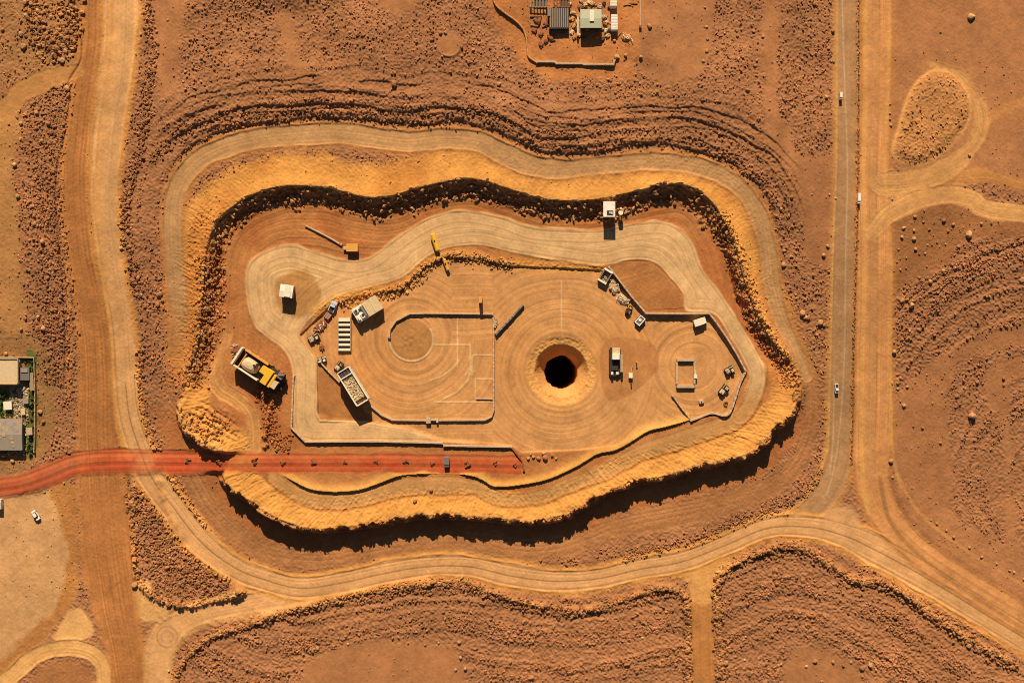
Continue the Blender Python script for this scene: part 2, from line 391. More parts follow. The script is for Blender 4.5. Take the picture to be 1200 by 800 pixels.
Z += 1.9 * np.exp(-(Dk / 2.6) ** 2) * (0.7 + 0.6 * N6)
# junctions
jm = np.maximum(sstep(26, 14, np.hypot(X - 985, (Y - 612) * 1.1) + 4 * N20), sstep(18, 9, np.hypot(X - 196, Y - 745) + 2 * N20))
paint(jm * 0.7, alb(222, 157, 96), 2)
Z *= 1 - jm * 0.8
RB *= 1 - jm
ringmark = np.exp(-((np.hypot(X - 196, Y - 745) - 12) / 1.2) ** 2) + 0.6 * np.exp(-((np.hypot(X - 196, Y - 745) - 7) / 1.2) ** 2)
tint(ringmark * 0.45, alb(170, 112, 60))
Z += 0.10 * ringmark
# tar seams / drains along the lanes, plus a painted shade line
def thin_line(pts, w, col, k=0.7, h=0.0, step=5.0):
    global Z
    D = field(smooth(pts, False, step), 8)[0]
    m = np.exp(-(D / w) ** 2)
    paint(m * k, col)
    Z += h * m
mid = [(p[0], p[1] + (1.0 if p[0] > 300 else 0)) for p in R_WEST if p[1] > 420]
thin_line(mid, 0.8, alb(120, 82, 46), 0.7, -0.12)
for off in (-0.82, 0.82):
    q = smooth(R_WEST)
    tn = np.gradient(q[:, :2], axis=0); tn /= np.hypot(tn[:, 0], tn[:, 1])[:, None]
    qq = np.c_[q[:, 0] - tn[:, 1] * q[:, 2] * off, q[:, 1] + tn[:, 0] * q[:, 2] * off]
    thin_line(qq[qq[:, 1] > (440 if off < 0 else 200)], 0.7, alb(150, 100, 52), 0.55, -0.10, 50)
mline = [(987, -90), (987, 0), (990, 100), (993, 200), (991, 300), (990, 400), (988, 450), (984, 500), (978, 545), (969, 580)]
thin_line(mline, 0.8, alb(216, 186, 140), 0.4)
thin_line([(978, 440), (977, 480), (976, 520), (972, 555)], 0.7, alb(214, 176, 120), 0.5)
thin_line([(982, -90), (981, 100), (980, 200), (976, 300), (974, 400), (972, 480), (970, 530)], 1.2, alb(218, 160, 90), 0.6, 0.15)
thin_line([(1007, -90), (1006, 200), (1004, 300), (1001, 400), (1000, 480), (998, 545)], 0.9, alb(120, 76, 40), 0.6, -0.5)
thin_line([(1005, -90), (1004, 200), (1002, 300), (999, 400), (998, 480), (996, 545)], 1.0, alb(200, 134, 70), 0.5, 0.4)

def band(pts, w, col, k):
    D = field(smooth(pts), w * 3 + 2)[0]
    paint(np.exp(-(D / w) ** 4) * k * (0.8 + 0.3 * N30b), col)
band([(1013, -90), (1014, 100), (1012, 200), (1014, 300), (1011, 400), (1009, 480), (1011, 560), (1018, 600)], 3.0, alb(224, 156, 78), 0.75)
band([(1025, -90), (1024, 100), (1022, 200), (1024, 300), (1023, 400), (1020, 480), (1019, 560)], 5.0, alb(194, 134, 78), 0.5)
band([(1044, -90), (1041, 100), (1037, 200), (1044, 300), (1043, 400), (1044, 480), (1046, 530), (1056, 570)], 2.2, alb(222, 154, 78), 0.7)
band([(1031, 560), (1043, 610), (1075, 648), (1120, 684), (1160, 710), (1200, 737), (1290, 795)], 2.6, alb(160, 104, 58), 0.75)
band([(1044, 560), (1060, 600), (1092, 634), (1140, 668), (1200, 704), (1290, 760)], 3.2, alb(158, 100, 56), 0.8)
band([(1054, 560), (1072, 594), (1104, 624), (1150, 656), (1200, 686), (1290, 740)], 2.0, alb(212, 140, 70), 0.7)
thin_line([(85, 10), (94, 45), (95, 70), (80, 96), (82, 112), (75, 160), (66, 200), (66, 260), (72, 320), (76, 400), (75, 450)], 1.1, alb(130, 78, 44), 0.5, -0.7)  # dark line paints the shade of the field edge drop into the soil
band([(90, -60), (100, 40), (84, 100), (76, 170), (71, 230), (78, 320), (82, 400), (80, 460)], 2.6, alb(206, 130, 64), 0.6)
band([(118, -60), (118, 40), (112, 100), (106, 170), (104, 230), (112, 300), (124, 370), (130, 450), (133, 500), (150, 560), (156, 640)], 2.4, alb(150, 92, 50), 0.45)
band([(128, -60), (127, 40), (122, 100), (115, 200), (113, 250), (120, 320), (131, 400), (134, 470)], 2.0, alb(226, 152, 76), 0.55)
band([(150, -60), (151, 0), (149, 60), (143, 110), (135, 170), (131, 220), (132, 260), (134, 300)], 6.0, alb(192, 138, 82), 0.7)
band([(131, -60), (130, 0), (128, 60), (123, 110), (117, 170), (113, 220), (114, 260), (120, 310), (128, 350)], 5.0, alb(214, 144, 76), 0.7)
# the spoil mound inside the loop road
ms, md = region([(1046, 182), (1052, 150), (1066, 108), (1088, 84), (1112, 84), (1130, 100), (1138, 122), (1132, 150), (1104, 180), (1074, 194)], 0.55, alb(196, 128, 70), 2, 1, 1.5)
paint(np.exp(-((md - 1) / 2.2) ** 2) * 0.85, alb(226, 154, 82))
RB *= 1 - 0.8 * np.exp(-((md - 1) / 3.0) ** 2)
Z += 1.5 * sstep(-3, 14, md)
# compound ring in the north field
hp = np.hypot(X - 526.5, Y - 54)
paint(sstep(14.5, 12.5, hp), FLAT); RB *= 1 - sstep(16, 13, hp)
Z = Z * (1 - sstep(17, 13, hp)) + sstep(17, 13, hp) * np.median(ZLIP[hp < 16]) + 0.25 * np.exp(-((hp - 13.8) / 1.0) ** 2) * (Y > 50)
HOLLOW = sstep(18, 14, hp)

# ------------------------------------------------------------------ inside the pit
bench = inn * sstep(18, 26, d_rim) * (1 - sstep(430, 500, Y))
bl = line_noise((d_rim + 2.5 * N45 + N20) / 2.6, 57, ((1, 0.6), (2.2, 0.4)))
Z += bench * 0.14 * bl
C *= 1 + (bench * 0.12 * bl)[..., None]
BANKS = [([(205, 800), (220, 768), (250, 744), (300, 727), (350, 711), (400, 699), (450, 689), (500, 682), (545, 681), (580, 694), (640, 709), (690, 712), (740, 697), (775, 687), (798, 692), (806, 715), (807, 800)], 1.3, 1),
         ([(846, 800), (843, 740), (840, 700), (842, 675), (870, 654), (900, 643), (930, 638), (955, 647), (985, 668), (1005, 680), (1030, 679), (1060, 696), (1085, 713), (1110, 730), (1150, 756), (1190, 778)], 1.4, 1),
         ([(156, 570), (157, 650), (166, 686), (200, 707), (240, 705), (285, 692)], 1.6, 1), ([(186, 565), (205, 620), (235, 655), (280, 688)], 0.8, 0)]
for bp_, bh_, bc_ in BANKS:
    Db = field(smooth(bp_), 18)[0]
    mb_ = np.exp(-((Db + 1.5 * N12b + N6) / 3.6) ** 2)
    Z += bh_ * mb_ * (0.8 + 0.5 * N10 + 0.3 * N4)
    paint(mb_ * 0.6, alb(204, 134, 70))
    RB = RB * (1 - 0.5 * mb_)
s_haul = sdf(HAUL, 40)
mh = sstep(-2.0, 2.0, s_haul + 1.2 * N12b) * (1 - sstep(440, 482, Y) * sstep(820, 850, X))
RB *= 1 - mh
paint(mh, HAULC, 3)
lanes = line_noise((s_haul + 1.0 * N45) / 2.6, 60, ((1, 0.6), (2.2, 0.4)))
C *= 1 + mh[..., None] * 0.20 * lanes[..., None]
Z = Z * (1 - mh * 0.8) + mh * (0.30 + 0.10 * lanes)
Z += 0.25 * np.exp(-((s_haul) / 1.5) ** 2) * (0.6 + 0.8 * N10)
hutc = np.hypot(X - 349, (Y - 345))
paint(sstep(31, 24, hutc + 2 * N12b) * 0.95, alb(186, 126, 66), 5)
Z += 0.1 * sstep(30, 24, hutc)
s_floor = sdf(FLOOR, 40, False)
mf = sstep(-1.0, 1.0 + 5 * sstep(480, 492, Y) * sstep(600, 540, X), s_floor)
RB *= 1 - mf
paint(mf, PITC, 5)
Z *= 1 - mf
# wheel rings on the pit floor
rad = np.hypot(X - HOLE[0], (Y - HOLE[1]) * 1.03)
t1 = np.hypot(np.maximum(0, np.abs(X - 482) - 0), Y - 398)
r_r = np.hypot(X - 812, (Y - 430))
grp = np.where(X < 578, 0, np.where(r_r + 55 < rad, 2, 1))
ring = np.where(grp == 0, np.where(Y > 486, Y, np.where((X > 530) & (Y < 398), Y, t1)), np.where(grp == 2, r_r, rad))
lf = line_noise((ring + 3.0 * N60b + 1.8 * N45 + 0.4 * N20) / 3.2, 71, ((1, 0.55), (1.7, 0.4), (3.1, 0.3)))
dmp = 1.0 - 0.5 * (N60b > 0.2)
C *= 1 + mf[..., None] * 0.23 * (0.75 + 0.6 * N60b)[..., None] * lf[..., None]
Z += mf * (-0.9 + 0.12 * lf)
paint(mf * sstep(0.0, 0.7, N60b + 0.3 * N20) * 0.35, alb(190, 118, 58))
# flats left brown
def flat(pts, col, k=0.9, dz=0.0, smoothed=False, cls=5):
    global Z, C
    s = sdf(pts, 12, smoothed)
    m = sstep(-1.2, 1.2, s + 0.4 * N6)
    paint(m * k, col, cls)
    Z = np.where(m > 0.5, Z * 0.6 + dz, Z)
flat([(709, 310), (735, 307), (764, 308), (783, 326), (798, 346), (802, 361), (757, 364), (740, 346)], alb(176, 110, 57), 0.9, 0.2)
flat([(373, 424), (400, 448), (428, 482), (440, 494), (385, 493), (373, 485)], alb(172, 106, 54), 0.92, -0.3)
flat([(709, 400), (760, 400), (772, 425), (755, 450), (720, 470), (705, 450)], alb(184, 116, 62), 0.8, -0.35, True)
pad = np.hypot(X - 482, Y - 398)
padm = sstep(26, 24, pad)
paint(padm * 0.9, alb(180, 118, 62), 5)
Z += padm * (0.15 + 0.18 * N3 * sstep(22, 4, pad)) 
Z += 0.35 * np.exp(-((pad - 25.5) / 1.1) ** 2) * (Y > 385)
paint(0.8 * np.exp(-((pad - 25.5) / 1.1) ** 2) * (Y > 385), alb(222, 182, 120))
for ln_ in ([(508, 404), (551, 404), (551, 432), (545, 440)], [(536, 374), (536, 430)], [(556, 416), (578, 416)], [(553, 440), (553, 418), (556, 416)],
            [(505, 446), (520, 440), (532, 430), (538, 422)], [(520, 467), (535, 460), (548, 446), (553, 430)], [(510, 471), (578, 471)], [(557, 467), (557, 444), (578, 444)],
            [(375, 493), (430, 494)], [(658, 330), (658, 385)]):
    thin_line(ln_, 0.75, alb(230, 184, 122), 0.8, 0.16, 60)
# lip between haul road and floor
DL, sgl, _, _ = field(smooth(STEP), 26)
lipm = np.exp(-((DL - 4) / 6.0) ** 2) * (sgl != 0)
Z += np.where(s_floor < 0, (0.5 - 0.5 * sstep(560, 640, X)) * np.exp(-(DL / 7.0) ** 2), 0.0)
paint(np.exp(-(DL / 7.0) ** 2) * 0.85, alb(214, 142, 64))
RB = np.maximum(RB, 0.7 * np.exp(-(DL / 5.0) ** 2))
# shelf berm south of the floor
DB, sgb, _, AB = field(smooth(BERM), 26)
Z += np.where(sgb < 0, 1.2 * np.exp(-(DB / 4.5) ** 2), 0) if False else 0
upside = inside(np.vstack([smooth(BERM), [(808, 300), (325, 300)]]))
Z += np.where(upside, 1.25 * np.exp(-(DB / 6.0) ** 2), -0.1 * np.exp(-(DB / 6.0) ** 2)) * sstep(0, 30, AB) 
paint(np.where(upside, np.exp(-(DB / 7.0) ** 2), 0) * 0.95, alb(220, 154, 72))
Z += np.where(upside & (s_floor < 0) & (Y > 500), 0.0, 0.0)
# funnel and shaft
WNF = np.random.default_rng(78).uniform(-1, 1, (NY, NX)).astype(np.float32)
rr = np.hypot(X - HOLE[0], Y - HOLE[1])
rr_h = np.hypot(X - 658, Y - 436.5)
fm = sstep(47, 36, rr + 0.6 * N20)
paint(fm, alb(226, 154, 80), 5)
funnel = -0.09 * np.maximum(0, 47 - rr) - 0.55 * np.maximum(0, 31.5 + 1.2 * N10 - rr) + 0.22 * np.exp(-((rr - 42) / 4.0) ** 2)
spoke = np.arctan2(Y - HOLE[1], X - HOLE[0])
sp = line_noise(spoke * 30 + 2.0 * N6 + 0.03 * rr * N20, 80, ((1, 0.6), (2.3, 0.4)))
funnel = funnel + 0.13 * sp * sstep(20, 30, rr) * sstep(46, 38, rr) + (0.10 * N3 + 0.16 * N2 + 0.10 * WNF) * sstep(48, 38, rr) * sstep(20, 26, rr)
Z = np.where(rr < 48, Z * (1 - fm) + fm * (funnel - 0.85), Z)
Z += 0.10 * np.exp(-((rr - 47) / 2.5) ** 2)
shaft = rr_h < 19.3 + 0.7 * N4 + 0.8 * N12b
Z = np.where(shaft, -62.0, Z)
paint(shaft * 1.0, alb(120, 70, 38))

# ------------------------------------------------------------------ red dirt road across everything
C_under = C.copy()
mr, Dr, sgr, Ar, vr = road(R_RED, REDC, 4, 2.2, 0.0, 0.24, 90, 0.12, 1.8)
thin = np.clip(0.26 + 0.22 * N30b + 0.14 * N10 + 0.10 * N3, 0.0, 0.6) * sstep(-6, 6, vr) + 0.25 * sstep(5, 0, vr)
C = C * (1 - (mr * thin)[..., None]) + C_under * (mr * thin)[..., None]
RB = np.where(mr > 0.3, RB * 0.3, RB)
paint(mr * np.exp(-((Dr * sgr - 6.5) / 1.6) ** 2) * 0.5, alb(222, 120, 62))
paint(mr * np.exp(-((Dr * sgr + 5.5) / 2.0) ** 2) * 0.4, alb(168, 62, 28))

# ------------------------------------------------------------------ grain, stones, final surface
rbn = np.clip(RB, 0, 1.3)
talus = sstep(-2, 2, d_j) * sstep(26, 18, d_rim + 5 * N12b + 9 * sstep(820, 860, X) * sstep(240, 290, Y)) * sstep(470, 380, Y)
talus = np.maximum(talus, np.exp(-((d_rim + 0) / 5.0) ** 2) * 0.7 * sstep(440, 500, Y))
talus *= 1 - mr
WN = np.random.default_rng(77).uniform(-1, 1, (NY, NX)).astype(np.float32)
rbn = rbn * (1 - HOLLOW)
grain = (0.40 * np.maximum(0, N3) + 0.18 * N4 + 0.05 * N6 + 0.65 * N2 + 0.05 * N10 + 0.28 * WN)
Z += rbn * 0.52 * grain
Z += talus * (0.9 * np.maximum(0, N4) + 0.7 * N6 + 0.8 * N12b) * sstep(0.5, 3, np.abs(d_rim))
Z += (0.040 * N2 + 0.02 * N3b + 0.02 * N6b + 0.06 * N20) * (1 - mf) * (1 - mh)
gully = line_noise(np.arctan2(Y - 420, (X - 560) * 0.6) * 150 + 1.5 * N12b, 44, ((1, 0.6), (2.1, 0.4)))
slope_belt = np.clip(sbelt + eastb + westb * 0.8 + belt * 0.4, 0, 1)
nose = inn * sstep(44, 20, np.hypot(X - 245, (Y - 502) * 1.2)) * (1 - mr)
Z += nose * (0.9 * line_noise((X * 0.55 - Y * 0.83 + 2.5 * N12b) / 4.2, 47, ((1, 0.6), (2.0, 0.4))) + 0.35 * N3)
Z += slope_belt * (0.26 * gully + 0.07 * N3 + 0.12 * N2 + 0.10 * WN) * (1 - mr)
cr_ = np.exp(-((d_rim - 1) / 3.0) ** 2) * (1 - mr)
paint(cr_ * 0.55 * sstep(-0.5, 0.4, N12b), alb(236, 176, 98))
C *= (1 + 0.07 * N6b + 0.06 * N20 + 0.06 * N3b + 0.05 * N60b + 0.06 * N2 + 0.04 * WN)[..., None]
ZALL = BASE + Z
# graded strip: the red road is levelled across the cliff foot
lev = sstep(-3, 3, vr) * sstep(614, 611, X)
prof_x = np.array([-90, 100, 200, 235, 262, 285, 320, 400, 612, 700.0])
prof_z = np.array([0, 0, 0, 0, 0, 0, 0, 0, 0, 0.0])
col_z = np.zeros(NX, np.float32)
jr = int((541.5 - MY0) / G)
line_z = BASE[jr].copy()
ker = np.hanning(121); ker /= ker.sum()
line_z = np.convolve(np.pad(line_z, 60, mode='edge'), ker, 'valid')
ZALL = ZALL * (1 - lev) + (line_z[None, :] + 0.06 * N6 + 0.15 * line_noise(Dr * sgr * 0.45, 91)) * lev if True else ZALL

WX = (X - 600) * S * (H - ZS) / H
WY = (400 - Y) * S * (H - ZS) / H

def gz(px, py):
    i = min(max((px - MX0) / G, 0), NX - 1.001); j = min(max((py - MY0) / G, 0), NY - 1.001)
    i0, j0 = int(i), int(j); f, g = i - i0, j - j0
    return float((ZALL[j0, i0] * (1 - f) + ZALL[j0, i0 + 1] * f) * (1 - g) + (ZALL[j0 + 1, i0] * (1 - f) + ZALL[j0 + 1, i0 + 1] * f) * g)
def gzmin(px, py, r):
    return min(gz(px + a, py + b) for a in (-r, 0, r) for b in (-r, 0, r))
def at(px, py, top=0.0, z=None):
    """survey position -> metres; top is the height at which the position was read"""
    zg = gz(px, py) if z is None else z
    k = S * (H - zg - top) / H
    return ((px - 600) * k, (400 - py) * k, zg)

# ------------------------------------------------------------------ materials
def nodes(name):
    m = bpy.data.materials.new(name)
    m.use_nodes = True
    return m, m.node_tree.nodes, m.node_tree.links, m.node_tree.nodes["Principled BSDF"]

def soil_material(name, amount=0.22, bump=0.5):
    m, n, l, b = nodes(name)
    at_ = n.new("ShaderNodeVertexColor"); at_.layer_name = "soil"
    geo = n.new("ShaderNodeNewGeometry")
    n1 = n.new("ShaderNodeTexNoise"); n1.inputs["Scale"].default_value = 1.6; n1.inputs["Detail"].default_value = 4; n1.inputs["Roughness"].default_value = 0.7
    n2 = n.new("ShaderNodeTexNoise"); n2.inputs["Scale"].default_value = 0.09; n2.inputs["Detail"].default_value = 3
    l.new(geo.outputs["Position"], n1.inputs["Vector"]); l.new(geo.outputs["Position"], n2.inputs["Vector"])
    ad = n.new("ShaderNodeMath"); ad.operation = 'ADD'
    l.new(n1.outputs["Fac"], ad.inputs[0]); l.new(n2.outputs["Fac"], ad.inputs[1])
    mr_ = n.new("ShaderNodeMapRange"); mr_.inputs["From Min"].default_value = 0.6; mr_.inputs["From Max"].default_value = 1.4
    mr_.inputs["To Min"].default_value = 1 - amount; mr_.inputs["To Max"].default_value = 1 + amount
    l.new(ad.outputs[0], mr_.inputs["Value"])
    mx = n.new("ShaderNodeVectorMath"); mx.operation = 'SCALE'
    l.new(at_.outputs["Color"], mx.inputs[0]); l.new(mr_.outputs[0], mx.inputs["Scale"])
    l.new(mx.outputs[0], b.inputs["Base Color"])
    b.inputs["Roughness"].default_value = 0.95
    b.inputs["Specular IOR Level"].default_value = 0.12
    bp = n.new("ShaderNodeBump"); bp.inputs["Strength"].default_value = bump; bp.inputs["Distance"].default_value = 0.12
    l.new(n1.outputs["Fac"], bp.inputs["Height"]); l.new(bp.outputs[0], b.inputs["Normal"])
    return m

def paint_material(name, rgb, rough=0.6, metal=0.0, dirt=0.25, scale=0.9, dust=(176, 112, 58)):
    """painted or bare surface with dust and wear in two sizes"""
    m, n, l, b = nodes(name)
    geo = n.new("ShaderNodeTexCoord")
    n1 = n.new("ShaderNodeTexNoise"); n1.inputs["Scale"].default_value = scale; n1.inputs["Detail"].default_value = 6; n1.inputs["Roughness"].default_value = 0.7
    l.new(geo.outputs["Object"], n1.inputs["Vector"])
    cr = n.new("ShaderNodeMapRange"); cr.inputs["From Min"].default_value = 0.42; cr.inputs["From Max"].default_value = 0.75; cr.inputs["To Max"].default_value = min(1, dirt * 2)
    l.new(n1.outputs["Fac"], cr.inputs["Value"])
    mx = n.new("ShaderNodeMix"); mx.data_type = 'RGBA'
    mx.inputs[6].default_value = (*lin(rgb), 1); mx.inputs[7].default_value = (*alb(*dust), 1)
    l.new(cr.outputs[0], mx.inputs[0]); l.new(mx.outputs[2], b.inputs["Base Color"])
    b.inputs["Roughness"].default_value = rough; b.inputs["Metallic"].default_value = metal
    bp = n.new("ShaderNodeBump"); bp.inputs["Strength"].default_value = 0.25; bp.inputs["Distance"].default_value = 0.05
    l.new(n1.outputs["Fac"], bp.inputs["Height"]); l.new(bp.outputs[0], b.inputs["Normal"])
    return m

M_SOIL = soil_material("soil")
M_STONE = soil_material("stone", 0.3, 0.8)
M = dict(
    cream=paint_material("cream_paint", (226, 212, 176), dirt=0.12),
    white=paint_material("white_paint", (228, 219, 198), dirt=0.16),
    green=paint_material("pale_green_roof", (172, 172, 138), dirt=0.16),
    tanroof=paint_material("tan_roof", (206, 178, 130), dirt=0.2),
    greyroof=paint_material("grey_roof", (146, 134, 116), dirt=0.3, scale=0.5),
    grey=paint_material("grey_metal", (120, 116, 110), 0.5, 0.3, 0.25),
    dark=paint_material("dark_steel", (42, 38, 34), 0.6, 0.2, 0.12),
    black=paint_material("black_rubber", (22, 21, 20), 0.9, 0, 0.10),
    glass=paint_material("dark_glass", (18, 22, 26), 0.1, 0, 0.05),
    yellow=paint_material("yellow_paint", (226, 168, 30), 0.5, 0, 0.12),
    ochre=paint_material("ochre_paint", (216, 150, 56), 0.6, 0, 0.2),
    rust=paint_material("rusty_steel", (136, 74, 40), 0.8, 0.1, 0.4),
    wall=paint_material("plaster", (178, 150, 106), 0.9, 0, 0.35),
    mud=paint_material("mud_plaster", (196, 140, 78), 0.95, 0, 0.4),
    concrete=paint_material("concrete", (186, 160, 122), 0.9, 0, 0.35),
    pink=paint_material("faded_red_paint", (176, 112, 88), 0.6, 0, 0.2),
    blue=paint_material("blue_grey_paint", (190, 194, 194), 0.5, 0.0, 0.10),
    ore=paint_material("pale_ore", (208, 184, 138), 0.95, 0, 0.35, 1.6),
    wood=paint_material("weathered_timber", (150, 128, 96), 0.9, 0, 0.2),
    leaf=paint_material("leaf", (88, 104, 34), 0.8, 0, 0.2, 2.0, (120, 112, 40)),
    grass=paint_material("grass_blades", (104, 116, 40), 0.9, 0, 0.3, 0.6, (150, 120, 50)),
    bark=paint_material("bark", (96, 74, 52), 0.9, 0, 0.2),
)

# ------------------------------------------------------------------ the ground, cut along the roads into sheets that share their edges
def mesh_from(name, co, faces, mat, colour=None, smooth_shade=False):
    me = bpy.data.meshes.new(name)
    nf, k = faces.shape
    me.vertices.add(len(co)); me.vertices.foreach_set("co", np.ascontiguousarray(co, np.float32).ravel())
    me.loops.add(nf * k); me.loops.foreach_set("vertex_index", np.ascontiguousarray(faces, np.int32).ravel())
    me.polygons.add(nf)
    me.polygons.foreach_set("loop_start", np.arange(0, nf * k, k, dtype=np.int32))
    me.polygons.foreach_set("use_smooth", np.full(nf, smooth_shade))
    me.update(calc_edges=True)
    if colour is not None:
        ca = me.attributes.new("soil", 'FLOAT_COLOR', 'POINT')
        ca.data.foreach_set("color", np.c_[colour, np.ones(len(colour))].astype(np.float32).ravel())
    me.materials.append(mat)
    o = bpy.data.objects.new(name, me)
    COL.objects.link(o)
    return o

def tag(o, label=None, cat=None, group=None, kind=None):
    if label: o["label"] = label
    if cat: o["category"] = cat
    if group: o["group"] = group
    if kind: o["kind"] = kind
    return o

pad = np.array([40, 120, 300, 700, 1500, 3000.0])
np_ = len(pad)
PX = np.r_[MX0 - pad[::-1], gx, MX1 + pad]; PY = np.r_[MY0 - pad[::-1], gy, MY1 + pad]
def padded(a):
    w = [(np_, np_), (np_, np_)] + [(0, 0)] * (a.ndim - 2)
    return np.pad(a, w, mode='edge')
zz = padded(ZALL); zs = padded(ZS); cc = padded(C); kk = padded(CLS)
XX, YY = np.meshgrid(PX, PY)
far = np.maximum(np.maximum(MX0 - XX, XX - MX1), np.maximum(MY0 - YY, YY - MY1))
fw = np.clip(far / 120, 0, 1)
zz = zz * (1 - fw) + padded(ZT) * fw
cc = cc * (1 - 0.8 * fw[..., None]) + BROWN * 0.8 * fw[..., None]
co = np.stack([(XX - 600) * S * (H - zs) / H, (400 - YY) * S * (H - zs) / H, zz], -1).reshape(-1, 3)
cc = np.clip(cc, 0.003, 0.8).reshape(-1, 3)
ny, nx = XX.shape
idx = np.arange(ny * nx).reshape(ny, nx)
quads = np.stack([idx[:-1, :-1], idx[1:, :-1], idx[1:, 1:], idx[:-1, 1:]], -1).reshape(-1, 4)
fcls = kk[:-1, :-1].reshape(-1)
NAMES = {0: ("ground", "brown stony desert ground around the pit and its sandy slopes", "ground"),
         1: ("paved_road", "narrow grey brown paved road running down the east side", "road"),
         2: ("dirt_road", "pale sandy dirt roads with wheel tracks winding past the pit", "road"),
         3: ("haul_road", "light tan graded haul roads ringing and entering the pit", "road"),
         4: ("red_dirt_road", "red dirt road crossing from the west edge into the pit", "road"),
         5: ("pit_floor", "level orange brown pit floor marked with rings of wheel tracks", "ground")}
for c_, (nm, lb, ct) in NAMES.items():
    f = quads[fcls == c_]
    u, inv = np.unique(f, return_inverse=True)
    o = mesh_from(nm, co[u], inv.reshape(-1, 4), M_SOIL, cc[u], True)
    tag(o, lb, ct, None, "structure")

# ------------------------------------------------------------------ loose stones: fields nobody could count
def ico():
    bm = bmesh.new(); bmesh.ops.create_icosphere(bm, subdivisions=1, radius=1)
    v = np.array([x.co[:] for x in bm.verts]); f = np.array([[w.index for w in p.verts] for p in bm.faces])
    bm.free(); return v, f
IV, IF = ico()
TPL = []
for k in range(12):
    r = np.random.default_rng(k)
    TPL.append(IV * r.uniform(0.55, 1.25, (len(IV), 1)) * r.uniform(0.65, 1.3, (1, 3)) * np.array([1, 1, 0.9]))
def stones(name, px, py, rad, col, label, cat="rubble", jitter=0.18):
    n = len(px)
    i = np.clip(((px - MX0) / G), 0, NX - 1).astype(int); j = np.clip(((py - MY0) / G), 0, NY - 1).astype(int)
    z = ZALL[j, i]; k = S * (H - ZS[j, i]) / H
    base = np.stack([(px - 600) * k, (400 - py) * k, z + rad * 0.42], -1)
    th = rng.uniform(0, 2 * np.pi, n); t = np.array(TPL)[rng.integers(0, 12, n)]
    cs, sn = np.cos(th)[:, None], np.sin(th)[:, None]
    v = np.stack([t[..., 0] * cs - t[..., 1] * sn, t[..., 0] * sn + t[..., 1] * cs, t[..., 2]], -1) * rad[:, None, None] + base[:, None]
    f = (IF[None] + (np.arange(n) * len(IV))[:, None, None]).reshape(-1, 3)
    cl = col * (1 + rng.normal(0, jitter, (n, 1))) * (1 + rng.normal(0, 0.05, (n, 3)))
    cl = np.repeat(np.clip(cl, 0.02, 0.7), len(IV), 0)
    o = mesh_from(name, v.reshape(-1, 3), f, M_STONE, cl)
    tag(o, label, cat, None, "stuff")
    return o

def scatter(n, box, dens):
    x = rng.uniform(box[0], box[2], n); y = rng.uniform(box[1], box[3], n)
    i = ((x - MX0) / G).astype(int); j = ((y - MY0) / G).astype(int)
    k = rng.uniform(0, 1, n) < dens[j, i]
    return x[k], y[k], j[k], i[k]
def sizes(n, lo=0.22, hi=0.62, p=2.2):
    return lo + (hi - lo) * rng.uniform(0, 1, n) ** p
clear = (CLS == 0) & (jm < 0.3)
dens = np.clip(rbn * 0.85 * (0.6 + 0.6 * N20) * sstep(-0.35, 0.25, FURS + 0.2 * N6) + 0.01, 0, 1) * clear * (1 - talus)
dens[(d_rim > -3)] *= 0.3
FIELDS = [("furrowed brown rubble covering the plain north of the pit", (-60, -60, 975, 220), 1.0, None),
          ("scattered rubble filling the ground west of the pit", (-60, 220, 260, 700), 1.0, None),
          ("ploughed looking rubble field south of the main dirt road", (195, 640, 815, 860), 1.0, None),
          ("arched rows of rubble in the south east field", (832, 630, 1260, 860), 1.0, None),
          ("rubble strip between the pit and the paved road", (860, 220, 985, 630), 1.0, None),
          ("rubble rows and bare gaps east of the sandy track", (1040, 60, 1260, 640), 1.0, None)]
for lb, bx, k_, _ in FIELDS:
    area = (bx[2] - bx[0]) * (bx[3] - bx[1]) * 0.16
    x, y, j, i = scatter(int(area * 2.0 * k_), bx, dens)
    base = C[j, i] * 1.2
    stones("rubble", x, y, sizes(len(x), 0.24, 0.68, 2.2) * (0.7 + 0.5 * np.clip(rbn[j, i], 0, 1.0)), base, lb)
# rows of larger broken rock along banks
def row(label, pts, n, spread, lo=0.4, hi=1.1, off=0.0, col=None, p=1.6, anywhere=False):
    q = smooth(pts, False, 2.0)
    k = rng.integers(0, len(q), n)
    tn = np.gradient(q[:, :2], axis=0); tn /= np.hypot(tn[:, 0], tn[:, 1])[:, None] + 1e-9
    o_ = rng.normal(0, spread, n) + off
    x = q[k, 0] - tn[k, 1] * o_ + rng.uniform(-1, 1, n); y = q[k, 1] + tn[k, 0] * o_ + rng.uniform(-1, 1, n)
    ok = (x > -75) & (x < 1275) & (y > -75) & (y < 875); x, y = x[ok], y[ok]
    i = ((x - MX0) / G).astype(int); j = ((y - MY0) / G).astype(int)
    k = clear[j, i] | (CLS[j, i] == 5) | (anywhere & (CLS[j, i] != 4))
    x, y, i, j = x[k], y[k], i[k], j[k]
    stones("rubble", x, y, sizes(len(x), lo, hi, p), (C[j, i] * 1.05 if col is None else np.tile(col, (len(x), 1))), label)
row("line of broken rock along the right edge of the western road", [(172, -40, 0), (176, 40, 0), (180, 60, 0), (175, 100, 0), (168, 150, 0), (160, 190, 0), (148, 230, 0), (146, 270, 0), (155, 310, 0), (162, 345, 0)], 900, 3.5, 0.35, 0.95)
